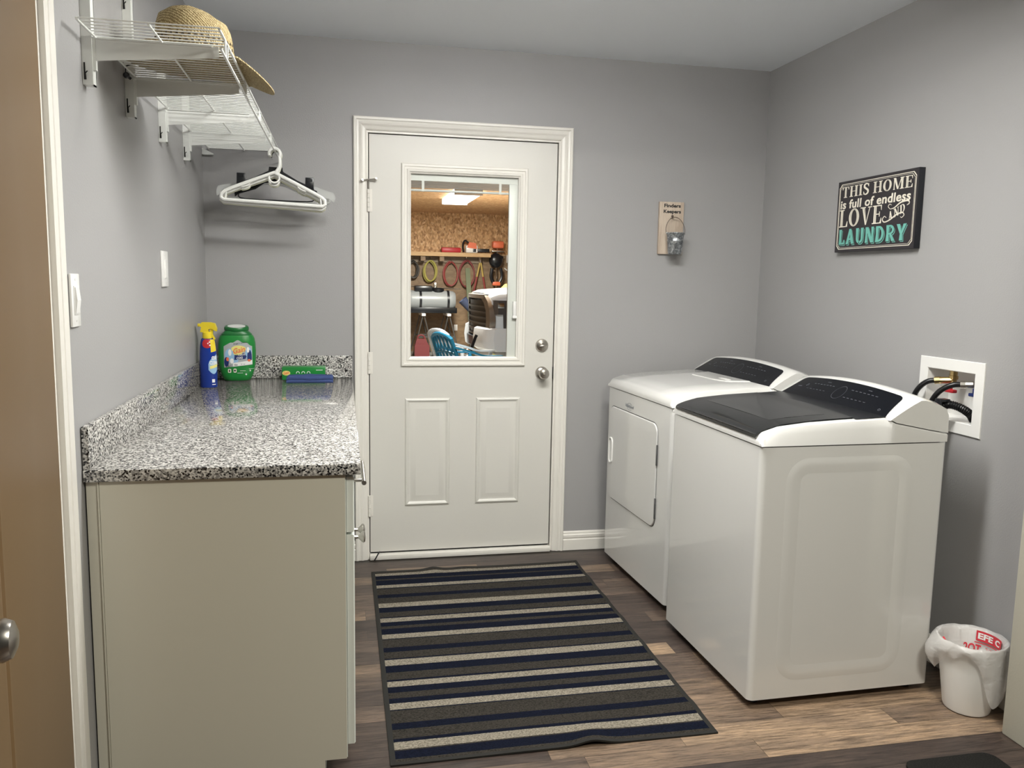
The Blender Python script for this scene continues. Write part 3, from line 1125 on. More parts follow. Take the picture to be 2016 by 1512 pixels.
rings = []
for k in range(9):
    r = k / 8
    rings.append([brim_drop(brim(r, 2 * PI * j / nA) + Vector((0, 0, 0.001))) for j in range(nA)])
back = [[p + Vector((0, 0, 0.0035)) for p in rg] for rg in reversed(rings)]
MB().loft(rings + back, True, False).build('brim', M_straw, hat)
prof_c = [(1.0, 0.006), (0.995, 0.03), (0.985, 0.06), (0.965, 0.09), (0.93, 0.118), (0.85, 0.142), (0.70, 0.157), (0.45, 0.161), (0.22, 0.156), (0.02, 0.152)]
rings = []
for s, h in prof_c:
    rg = []
    for j in range(nA):
        a = 2 * PI * j / nA
        x, y = 0.107 * s * math.cos(a), 0.087 * s * math.sin(a)
        dent = -0.020 * math.exp(-(y / 0.03) ** 2) * (1 if h > 0.145 else 0) - 0.020 * (max(0, x) / 0.107) * (h / 0.146) ** 2
        rg.append(Vector((x - 0.006 * h / .146, y, h + dent)))
    rings.append(rg)
MB().loft(rings, True, True).build('crown', M_straw, hat)
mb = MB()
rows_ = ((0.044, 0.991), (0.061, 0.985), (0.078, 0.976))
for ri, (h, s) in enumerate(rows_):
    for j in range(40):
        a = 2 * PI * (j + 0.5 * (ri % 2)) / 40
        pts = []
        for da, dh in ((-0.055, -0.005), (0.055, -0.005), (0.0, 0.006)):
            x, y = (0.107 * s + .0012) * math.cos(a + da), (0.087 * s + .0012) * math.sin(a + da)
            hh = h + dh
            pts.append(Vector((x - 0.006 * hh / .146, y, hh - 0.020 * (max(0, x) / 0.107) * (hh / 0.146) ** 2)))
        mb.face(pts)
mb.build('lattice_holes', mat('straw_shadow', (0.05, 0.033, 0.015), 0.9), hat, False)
mb = MB().tube([(-0.165, -0.02, 0.002), (-0.185, -0.012, -0.004), (-0.188, -0.004, -0.024)], 0.002, 6).sphere((-0.186, -0.003, -0.026), 0.009, (1, .8, 1.0), 10, 8)
mb.tube([(-0.186, -0.003, -0.026), (-0.176, 0.004, -0.034)], 0.004, 6)
mb.build('cord_toggle', M_black, hat)

# ------------------------------------------------------------------ clothes hangers on the front rail
HX, HZ = SX + 0.002, SZ - 0.044            # lower rail


def hook_pts(r=0.0225, top=0.0):
    # local frame: x across, z up, origin at the rail centre; the hook wraps over the rail
    pts = []
    for k in range(11):
        a = PI * 1.12 - (PI * 1.30) * k / 10
        pts.append((r * math.cos(a), 0, r * math.sin(a) - r + 0.0112))
    return pts


def tube_hanger(label, col_m, y, tilt, roll=0.0, dz=0.0):
    t = thing('clothes_hanger', label, 'hanger', (HX, y, HZ), tilt, group='hangers on the shelf rail')
    hp = hook_pts()
    neck = smooth_path(hp + [(0.020, 0, -0.030), (0.021, 0, -0.060), (0.008, 0, -0.085 - dz)], 3)
    MB().tube(neck, 0.0066, 8).build('hook', col_m, t)
    mb = MB()
    w, zt, zb = 0.206, -0.088 - dz, -0.214 - dz
    body = [(0.0, 0, zt)] + [(w * f, 0, zt - 0.092 * f ** 1.0) for f in (0.3, 0.6, 0.85)] + [(w * .965, 0, zt - .091), (w * 1.02, 0, zt - 0.101), (w * 1.03, 0, zb + .008), (w * 0.98, 0, zb), (0, 0, zb),
            (-w * .98, 0, zb), (-w * 1.03, 0, zb + .008), (-w * 1.02, 0, zt - 0.101), (-w * .965, 0, zt - .091)] + [(-w * f, 0, zt - 0.092 * f) for f in (0.85, .6, .3)]
    mb.tube(body, 0.0074, 8, closed=True)
    for s in (-1, 1):                    # inner strap bars and little hooks
        mb.tube([(s * w * 0.24, 0, zt - 0.021), (s * w * 0.93, 0, zt - 0.092)], 0.0030, 6)
        mb.tube([(s * w * .93, 0, zt - .092), (s * w * 0.95, 0, zb + .004)], 0.0030, 6)
        mb.tube(smooth_path([(s * w * .46, 0, zt - .044), (s * w * .50, 0, zt - .058), (s * w * .62, 0, zt - .068), (s * w * .655, 0, zt - .058)], 4), 0.0026, 6)
    mb.build('frame', col_m, t)
    mb = MB().tube([(0.021 * math.sin(a), 0, zt - 0.022 + 0.020 * -math.cos(a)) for a in [(-1.9 + 4.1 * k / 16) for k in range(17)]], 0.0042, 7)
    mb.build('centre_hook', col_m, t)
    t.rotation_euler = (0, roll, tilt)
    return t


def flat_hanger(label, m, y, tilt, w, clip, roll=0.0, drop=0.0, mclip=None):
    t = thing('clothes_hanger', label, 'hanger', (HX, y, HZ), tilt, group='hangers on the shelf rail')
    MB().tube(smooth_path(hook_pts(0.020) + [(0.019, 0, -0.030), (0.016, 0, -0.052), (0.0, 0, -0.066)], 3), 0.0026, 6).build('hook', M_chrome if clip else m, t)
    top = [(-w, -0.155), (-w * .97, -0.135), (-w * .55, -0.108), (-0.03, -0.075), (-0.028, -0.058), (0.028, -0.058), (0.03, -0.075), (w * .55, -0.108), (w * .97, -0.135), (w, -0.155)]
    bot = [(w * .985, -0.176), (w * .90, -0.163), (w * .5, -0.140), (0.05, -0.112), (0.0, -0.106), (-0.05, -0.112), (-w * .5, -0.140), (-w * .90, -0.163), (-w * .985, -0.176)]
    ring = [(a, b - drop - .012) for a, b in top + bot]
    mb = MB().prism(ring, lambda a, b, d: (a, d, b), -0.0035, 0.0035)
    mb.build('shoulder_bar', m, t, False)
    if clip:
        for s in (-1, 1):
            mb = MB().box(s * w * .86 - .018, s * w * .86 + .018, -0.009, 0.009, -0.152 - drop, -0.104 - drop, bev=0.002).box(s * w * .86 - .012, s * w * .86 + .012, -0.012, 0.012, -0.120 - drop, -0.110 - drop)
            mb.build('clip', mclip or m, t)
    else:
        mb = MB()
        for s in (-1, 1):
            mb.tube(smooth_path([(s * w * .9, 0, -0.168 - drop), (s * w * .86, 0, -0.192 - drop), (s * w * .4, 0, -0.196 - drop), (0, 0, -0.196 - drop)], 3), 0.0028, 5)
        mb.build('trouser_bar', m, t)
    t.rotation_euler = (0, roll, tilt)
    return t


M_hwhite = mat('hanger_white', (0.84, 0.84, 0.81), 0.3)
M_hcream = mat('hanger_cream', (0.74, 0.74, 0.58), 0.35)
M_clear = mat_film('clear_plastic', (0.78, 0.79, 0.78), 0.50, 0.10)
tube_hanger('white tubular plastic hanger, frontmost on the rail', M_hwhite, -0.322, 0.02, 0.035)
tube_hanger('white tubular hanger right behind the frontmost white one', M_hwhite, -0.301, 0.02, 0.045, 0.010)
tube_hanger('cream tubular hanger behind the two white tubular ones', M_hcream, -0.280, 0.01, 0.055, 0.014)
flat_hanger('black hanger with clip at its right end, behind the white tubular hangers', M_black, -0.252, 0.0, 0.165, True, 0.03, -0.012, M_black)
flat_hanger('second black hanger, just behind the black clip hanger', M_black, -0.230, 0.015, 0.175, False, 0.01)
flat_hanger('clear plastic hanger reaching farthest left behind the black ones', M_clear, -0.209, 0.03, 0.250, False, 0.02)
flat_hanger('clear plastic hanger in the middle of the clear ones', M_clear, -0.190, 0.032, 0.232, False, 0.05)
flat_hanger('clear plastic hanger closest to the back wall, drooping at the right', M_clear, -0.171, 0.034, 0.236, False, 0.08, 0.006)
# ------------------------------------------------------------------ things on the counter
CT = CZ + 0.0006
# detergent tub
gx, gy = 0.140, -0.086
tub = thing('detergent_tub', 'green tub of laundry pods in the back corner of the counter', 'detergent tub', (gx, gy, CT), 0.10)


def tub_ring(w, d, z, n=40, e=3.0):
    out = []
    for j in range(n):
        a = 2 * PI * j / n
        c, s = math.cos(a), math.sin(a)
        out.append(Vector((w * math.copysign(abs(c) ** (2 / e), c), d * math.copysign(abs(s) ** (2 / e), s), z)))
    return out


tp = [(0.0525, 0.036, 0.0), (0.0588, 0.041, 0.004), (0.0672, 0.046, 0.022), (0.0756, 0.049, 0.05), (0.0814, 0.051, 0.09), (0.0824, 0.052, 0.13), (0.0809, 0.051, 0.17),
      (0.0772, 0.049, 0.192), (0.0704, 0.046, 0.206)]
MB().loft([tub_ring(w, d, z) for w, d, z in tp]).build('tub_body', M_green, tub)
MB().loft([tub_ring(w, d, z) for w, d, z in ((0.066, .0455, .2055), (0.067, .046, .211), (0.055, .043, .222), (0.050, .041, .226))]).build('tub_shoulder', M_dkgreen, tub)
LT = Matrix.Translation((0, 0, .234)) @ Matrix.Rotation(0.16, 4, 'X') @ Matrix.Translation((0, 0, -.234))
mb = MB().lathe([(0.046, .216), (0.051, .227), (0.0535, .230), (0.0535, .241), (0.050, .246), (0.001, .2465)], (0, 0, 0), 36, sy=.86)
mb.bm.transform(LT)
lid_ = mb.build('lid', M_dkgreen, tub)
mb = MB().lathe([(0.039, .2462), (0.039, .2474), (0.001, .2475)], (0.0, 0, 0), 30, sy=.86)
mb.bm.transform(LT)
mb.build('lid_sticker', M_whitep, lid_)


def tub_fn(a, b, d):
    """a across the front (metres), b height -> point on the front of the tub"""
    for (w0, d0, z0), (w1, d1_, z1) in zip(tp[:-1], tp[1:]):
        if z0 <= b <= z1:
            t = (b - z0) / (z1 - z0)
            w, dd = w0 + (w1 - w0) * t, d0 + (d1_ - d0) * t
            break
    else:
        w, dd = 0.07, 0.05
    q = min(0.999, abs(a) / w)
    return Vector((a, -dd * (1 - q ** 3) ** (1 / 3) - d, b))


def subdiv(poly, step=0.006):
    """split long polygon edges so the shape follows a curved surface"""
    out = []
    for i, p in enumerate(poly):
        q = poly[(i + 1) % len(poly)]
        n = max(1, int(math.hypot(q[0] - p[0], q[1] - p[1]) / step))
        out += [(p[0] + (q[0] - p[0]) * k / n, p[1] + (q[1] - p[1]) * k / n) for k in range(n)]
    return out


def strip_fill(poly, nx=14):
    """vertical strips of a simple outline given as (x, ylow, yhigh) columns"""
    return [[(poly[i][0], poly[i][1]), (poly[i + 1][0], poly[i + 1][1]), (poly[i + 1][0], poly[i + 1][2]), (poly[i][0], poly[i][2])] for i in range(len(poly) - 1)]


def cols(x0, x1, lo, hi, n=16):
    return strip_fill([(x0 + (x1 - x0) * k / n, lo((k / n)), hi((k / n))) for k in range(n + 1)])


lx0, lx1 = -0.056, 0.066
lab = MB()
lay_curved(lab, cols(lx0, lx1, lambda t: 0.062 + 0.012 * t, lambda t: 0.158 + 0.024 * math.sin(PI * min(1, t * 1.02)) - 0.004 * math.cos(6 * PI * t) * (0.2 < t < .9), 20), tub_fn, 0.0006)
lb = lab.build('front_label', mat('silver_print', (0.40, 0.42, 0.43), 0.35), tub, False)
el = lambda cx, cy, rx, ry, n=18: [(cx + rx * math.cos(2 * PI * k / n), cy + ry * math.sin(2 * PI * k / n)) for k in range(n)]
for nm, m_, polys, h in (
        ('label_blue', M_sky, [el(-.030, .118, .022, .030), el(-.012, .098, .018, .02), el(.050, .125, .014, .03)], .0009),
        ('label_navy', M_navyp, [el(-.045, .088, .010, .022), el(.054, .108, .010, .034), [(-.012, .096), (.036, .101), (.042, .112), (.030, .126), (-.010, .120)]], .0012),
        ('label_yellow', M_lemon, [el(.008, .146, .032, .016), el(.004, .130, .020, .014)], .0012),
        ('label_white', M_whitep, cols(-.018, .066, lambda t: .066 + .010 * t, lambda t: .083 + .012 * t, 12) + [el(.048, .142, .006, .013), el(-.030, .130, .007, .015), el(-.022, .092, .008, .012)], .0013),
        ('label_orange_splash', M_orange, [el(-.040, .100, .006, .009), el(.052, .094, .007, .006)], .0015)):
    mb = MB()
    lay_curved(mb, [subdiv(p) for p in polys], tub_fn, h)
    mb.build(nm, m_, lb, False)
mb = MB()
lay_curved(mb, [[(x, y + 0.22 * (x)) for x, y in q] for q in fit(font_polys('Gain', 1, .05), -.016, .036, .126, .152)], tub_fn, .0018)
mb.build('lettering_backing', M_lemon, lb, False)
mb = MB()
lay_curved(mb, [[(x, y + 0.22 * (x)) for x, y in q] for q in fit(font_polys('Gain', 1, .02), -.0155, .0355, .1265, .1515)], tub_fn, .0022)
mb.build('brand_lettering', M_orange, lb, False)
mb = MB()
lay_curved(mb, [[(x, y + .10 * x) for x, y in q] for q in fit(font_polys('OXI', 1, .03), -.002, .024, .099, .110)], tub_fn, .0018)
lay_curved(mb, [[(x, y + .12 * x) for x, y in q] for q in fit(font_polys('+ultra', 1, .02), .004, .034, .114, .121)], tub_fn, .0018)
for px_, pz in ((0.012, .046), (0.0, .036), (.050, .054)):
    lay_curved(mb, [hb(px_, px_ + .024, pz, pz + .0016)], tub_fn, .0008)
lay_curved(mb, [el(.038, .030, .0035, .004), el(.056, .047, .003, .004)], tub_fn, .0008)
mb.build('white_lettering', M_whitep, lb, False)
mb = MB()
lay_curved(mb, [[(x, y + .1 * x) for x, y in q] for q in fit(font_polys('42ct', 1, .02), -.012, .002, .071, .079)], tub_fn, .0018)
lay_curved(mb, [[(x, y + .1 * x) for x, y in q] for q in fit(font_polys('3 in 1', 1, .02), -.046, -.026, .068, .078)], tub_fn, .0018)
lay_curved(mb, [[(x, y + .1 * x) for x, y in q] for q in fit(font_polys('21 oz', 1, .0), .016, .034, .072, .078)], tub_fn, .0018)
lay_curved(mb, [[(x, y + .14 * x) for x, y in q] for q in fit(font_polys('flings! + aroma', 1, .01), -.014, .044, .166, .173)], tub_fn, .0012)
mb.build('small_print', M_blackp, lb, False)
mb = MB()
lay_curved(mb, [rrect(-.040, -.026, .038, .056, .004), rrect(-.016, -.003, .039, .057, .004)], tub_fn, .0007)
wi = mb.build('warning_icons', M_cream, tub, False)
mb = MB()
lay_curved(mb, [el(-.033, .047, .003, .006), el(-.010, .048, .004, .005)], tub_fn, .0012)
mb.build('warning_marks', M_blackp, wi, False)

# spray bottle
sx_, sy_ = 0.0535, -0.338
sp = thing('spray_bottle', 'blue spray bottle with yellow trigger head beside the green tub', 'spray bottle', (sx_, sy_, CT))
bp_prof = [(0.034, 0.0), (0.036, 0.004), (0.036, 0.10), (0.035, 0.14), (0.033, 0.17), (0.0305, 0.19), (0.0275, 0.205), (0.018, 0.212)]
MB().lathe(bp_prof, (0, 0, 0), 36, sx=0.98, sy=0.72).build('bottle_body', M_blue, sp)


def bot_fn(a, b, d):
    """a = arc position (m) to the right of straight-ahead, b = height"""
    for (r0, z0), (r1, z1) in zip(bp_prof[1:-1], bp_prof[2:]):
        if z0 <= b <= z1:
            r = r0 + (r1 - r0) * (b - z0) / (z1 - z0)
            break
    else:
        r = 0.036
    an = a / 0.037 - PI / 2
    return Vector(((r + d) * math.cos(an) * 0.98, (r + d) * math.sin(an) * 0.72, b))


mb = MB()
lay_curved(mb, [subdiv(el(0.000, .188, .026, .020, 24))], bot_fn, .0006)
lr = mb.build('neck_label', M_red, sp, False)
mb = MB()
lay_curved(mb, [el(.012, .193, .003, .003), el(.004, .188, .003, .003), el(.013, .180, .0035, .003)], bot_fn, .0011)
mb.build('neck_marks', M_whitep, lr, False)
mb = MB()
lay_curved(mb, cols(0.016, 0.048, lambda t: .150 + .006 * t, lambda t: .2045, 8), bot_fn, .0009)
mb.build('yellow_label', M_yellow, sp, False)
mb = MB()
lay_curved(mb, [subdiv(p, .004) for p in cols(0.004, 0.050, lambda t: .076 - .018 * math.sin(PI * t), lambda t: .10 + .042 * t ** .5, 12)], bot_fn, .0006)
lf = mb.build('front_label', M_sky, sp, False)
mb = MB()
lay_curved(mb, fit(font_polys('OXI', 1, .05), .018, .046, .118, .134), bot_fn, .0012)
lay_curved(mb, fit(font_polys('CLEAN', 1, .05), .009, .052, .098, .114), bot_fn, .0012)
lay_curved(mb, [hb(.018, .032, .022, .036), hb(.018, .036, .012, .015)], bot_fn, .0006)
mb.build('brand_lettering', M_whitep, lf, False)
mb = MB()
lay_curved(mb, [hb(.010 + .008 * k, .018 + .008 * k, .080 + .0018 * k, .093 + .0016 * k) for k in range(5)], bot_fn, .0011)
mb.build('yellow_stripe', M_lemon, lf, False)
th_ = MB().lathe([(0.020, .208), (0.021, .214), (0.021, .232), (0.016, .236)], (0, 0, 0), 20)
th_.build('collar', M_yellow, sp)
mb = MB().prism([(-0.030, .234), (0.006, .234), (0.006, .246), (0.016, .250), (0.040, .238), (0.042, .250), (0.034, .272), (0.014, .276), (-0.022, .276), (-0.034, .266), (-0.034, .258), (-0.026, .256)],
                lambda a, b, d: (a * .95, d - .2 * a, b), -0.013, 0.013)
hd = mb.build('trigger_head', M_yellow, sp, False)
MB().prism([(0.010, .252), (0.024, .250), (0.022, .225), (0.032, .205), (0.026, .203), (0.013, .224)], lambda a, b, d: (a, d - .2 * a, b), -0.008, 0.008).build('trigger', M_yellow, hd, False)
MB().box(-0.040, -0.032, -0.001, 0.015, .257, .270, bev=0.002).build('nozzle', M_yellow, hd)

# dryer-sheet box lying against the backsplash, and folded cloth in front of it
bx = thing('dryer_sheet_box', 'green dryer sheet box lying behind the folded blue cloth', 'box', (0.435, -0.068, CT), -0.01)
MB().box(-0.097, 0.097, -0.036, 0.036, 0.0, 0.060, bev=0.0012).build('carton', M_green, bx)
fy_ = lambda a, b, d: (a, -0.036 - d, b)
mb = MB()
for k in range(3):
    lay(mb, ring2(-0.026 + k * .024, 0.030, .0085, .0105, .003, .003, 0, PI, 10), fy_, .0005)
lay(mb, [hb(.056, .086, .044, .047)], fy_, .0005)
mb.build('white_symbols', M_whitep, bx, False)
mb = MB()
lay(mb, [el(-.078, .032, .018, .011)], fy_, .0004)
c_ = mb.build('badge', M_lemon, bx, False)
mb = MB()
lay(mb, [[(x, y + .2 * (x + .078)) for x, y in q] for q in fit(font_polys('Gain', 1, .03), -.091, -.065, .026, .040)], fy_, .0008)
mb.build('badge_lettering', M_orange, c_, False)
mb = MB()
pts = []
nx, prof_ = 26, []
for k in range(nx + 1):
    u = k / nx
    x = -0.102 + 0.204 * u
    wv = 0.0016 * math.sin(9 * u) + 0.001 * math.sin(23 * u)
    ring = [(-.036, .001), (-.041, .008), (-.038, .0155 + wv), (-.033, .0165 + wv), (-.039, .018 + wv), (-.040, .026 + wv), (-.034, .0325 + wv), (.030, .034 - wv), (.037, .025), (.034, .018), (.038, .009), (.032, .001)]
    sh = 1 - 0.25 * max(0, abs(u - .5) * 2 - 0.93) / 0.07
    prof_.append([Vector((x, a + .002 * math.sin(5 * u + b * 60), .001 + (b - .001) * sh)) for a, b in ring])
mb.loft(prof_)
tag(mb.build('folded_cloth', mat_fibre('blue_microfibre', (0.055, 0.085, 0.24), (0.10, 0.145, 0.34), 900), None, True, (0.467, -0.200, CT)),
    'folded blue cloth on the counter in front of the green box', 'cloth')

# ------------------------------------------------------------------ signs on the walls
sg = thing('wall_sign', 'black wooden sign with cream and teal laundry lettering on the right wall', 'sign', (RW, -0.957, 1.536))
SW_, SH_ = 0.512, 0.302
MB().box(-0.0265, -0.0005, -SW_ / 2, SW_ / 2, 0, SH_, bev=0.0015).build('board', M_signedge, sg)
sfn = lambda a, b, d: (-0.0268 - d, SW_ / 2 - a, b)
MB().face([sfn(a, b, 0) for a, b in ((.001, .001), (SW_ - .001, .001), (SW_ - .001, SH_ - .001), (.001, SH_ - .001))]).build('painted_face', M_signblk, sg, False)
U = lambda u: u * SW_
V = lambda v: (1 - v) * SH_
mb = MB()
for ins, w in ((0.012, 0.0028), (0.0185, 0.0013)):
    c = 0.016

    def octo(i):
        return [(i + c, i), (SW_ - i - c, i), (SW_ - i, i + c), (SW_ - i, SH_ - i - c), (SW_ - i - c, SH_ - i), (i + c, SH_ - i), (i, SH_ - i - c), (i, i + c)]
    A_, B_ = octo(ins), octo(ins + w)
    lay(mb, [[A_[k], A_[(k + 1) % 8], B_[(k + 1) % 8], B_[k]] for k in range(8)], sfn)
mb.build('border_lines', M_cream, sg, False)
mb = MB()
lay(mb, fit(line_of('THIS HOME', serif_glyph, .07, .34), U(.065), U(.935), V(.238), V(.078)), sfn)
mb.build('lettering_top_line', M_cream, sg, False)
mb = MB()
lay(mb, fit(font_polys('is full of endless', 1, .022, 0.05, 1.05), U(.05), U(.925), V(.392), V(.268)), sfn)
mb.build('lettering_second_line', M_cream, sg, False)
mb = MB()
lay(mb, fit(line_of('LOVE', serif_glyph, .07), U(.045), U(.600), V(.648), V(.400)), sfn)
mb.build('lettering_third_line', M_cream, sg, False)
mb = MB()
ca_, sa_ = math.cos(.30), math.sin(.30)
an = fit(line_of('AND', serif_glyph, .08), -.050, .050, -.0165, .0165)
cxa, cya = U(.775), V(.522)
lay(mb, [[(cxa + x * ca_ - y * sa_ * .3, cya + x * sa_ + y) for x, y in q] for q in an], sfn)
lay(mb, sribbon([(U(.70), V(.475)), (U(.675), V(.44)), (U(.69), V(.41)), (U(.715), V(.425))], .0015, .003), sfn)
lay(mb, sribbon([(U(.70), V(.475)), (U(.75), V(.462)), (U(.82), V(.405)), (U(.90), V(.395)), (U(.915), V(.43)), (U(.89), V(.45))], .002, .006), sfn)
lay(mb, sribbon([(U(.66), V(.58)), (U(.635), V(.56)), (U(.615), V(.60)), (U(.64), V(.635)), (U(.70), V(.615)), (U(.77), V(.56)), (U(.84), V(.535)), (U(.865), V(.57)), (U(.84), V(.60)), (U(.825), V(.585))], .0015, .005), sfn)
mb.build('lettering_and_flourish', M_cream, sg, False)
lau = fit(line_of('LAUNDRY', flare_glyph, .10), U(.055), U(.905), V(.890), V(.680))
mb = MB()
lay(mb, [[(x + .0055, y - .0055) for x, y in q] for q in lau], sfn, .0003)
mb.build('lettering_shadow', M_teal, sg, False)
mb = MB()
lay(mb, [[(x + .0030, y - .0030) for x, y in q] for q in lau], sfn, .0005)
mb.build('lettering_gap', M_signblk, sg, False)
mb = MB()
lay(mb, lau, sfn, .0008)
mb.build('lettering_bottom_line', M_teal, sg, False)

# small plaque with hanging bucket
pq = thing('wooden_plaque', 'pale wooden plaque reading Finders Keepers on the back wall', 'plaque', (2.252, 0, 1.538))
MB().box(-0.066, 0.066, -0.018, -0.0005, 0, 0.262, bev=0.003).build('board', mat_wood('pale_wood', (0.62, 0.52, 0.42), (0.46, 0.36, 0.28), (9, 9, 1.2)), pq)
pf = lambda a, b, d: (a, -0.0182 - d, b)
mb = MB()


def wood_line(txt, x0, x1, y0, y1):
    ps = fit(font_polys(txt, 1, .032), x0, x1, y0, y1)
    lay(mb, ps, pf, .0004)


wood_line('Finders', -0.042, 0.047, 0.234, 0.252)
wood_line('Keepers', -0.044, 0.049, 0.200, 0.223)
mb.build('lettering', M_blackp, pq, False)
mb = MB().tube([(0.004, -0.018, 0.182), (-0.003, -0.034, 0.1865), (-0.004, -0.037, 0.190)], 0.0022, 6).lathe([(0.0065, 0.036), (0.0065, 0.039), (0.001, 0.040)], (-0.004, 0, 0.189), 10, 'y')
mb.build('peg_hook', mat('rust_metal', (0.16, 0.12, 0.10), 0.6, 0.7), pq)
M_gal = mat_galv('galvanised')
bk = thing('small_bucket', 'small galvanised bucket hanging on the wooden plaque', 'bucket', (2.254, -0.0715, 1.536))
bp2 = [(0.033, 0.0), (0.034, 0.003), (0.036, 0.020), (0.0395, 0.062), (0.0405, 0.064), (0.0405, 0.068), (0.0395, 0.070), (0.0435, 0.100), (0.047, 0.104), (0.047, 0.107), (0.043, 0.105),
       (0.039, 0.070), (0.032, 0.004), (0.001, 0.004)]
MB().lathe(bp2, (0, 0, 0), 36).build('pail', M_gal, bk)
mb = MB().lathe([(0.009, 0.0), (0.008, 0.004), (0.001, 0.005)], (0.0, -0.040, 0.088), 12, 'y')
mb.tube([(-0.047, 0.0, .100), (-0.049, 0, .104), (-0.047, 0, .108)], .002, 6)
mb.build('lug', M_gal, bk)
hp_ = [(-0.050, 0.0, .104)] + [(0.052 * math.cos(PI - PI * k / 14) + .004 * math.sin(PI * k / 14), 0.024 * math.sin(PI * k / 14) ** 1.0, .108 + .078 * math.sin(PI * k / 14)) for k in range(1, 14)] + [(0.050, 0.0, .100)]
MB().tube(smooth_path(hp_, 3), 0.0016, 6).build('wire_handle', mat('rust_metal', (0.16, 0.12, 0.10), 0.6, 0.7), bk)

# ------------------------------------------------------------------ washer and dryer
DEP = 0.682


def deck_z(x):
    P = [(0.0, .9125), (0.02, .921), (0.07, .936), (0.175, .9475), (0.30, .954), (0.45, .9605), (0.682, .962)]
    for (a, za), (b, zb) in zip(P[:-1], P[1:]):
        if x <= b:
            return za + (zb - za) * (x - a) / (b - a)
    return P[-1][1]


def con_top(v, w):
    q = (v - w / 2) / (w / 2)
    return 1.046 - 0.024 * q * q


def con_front(t, v, w):
    """point on the console's sloped front: t 0 bottom .. 1 top"""
    zt = con_top(v, w)
    x = 0.452 + 0.106 * t - 0.010 * math.sin(PI * t)
    z = 0.9585 + (zt - 0.9585) * (0.72 * t + 0.28 * t * t)
    return x, z


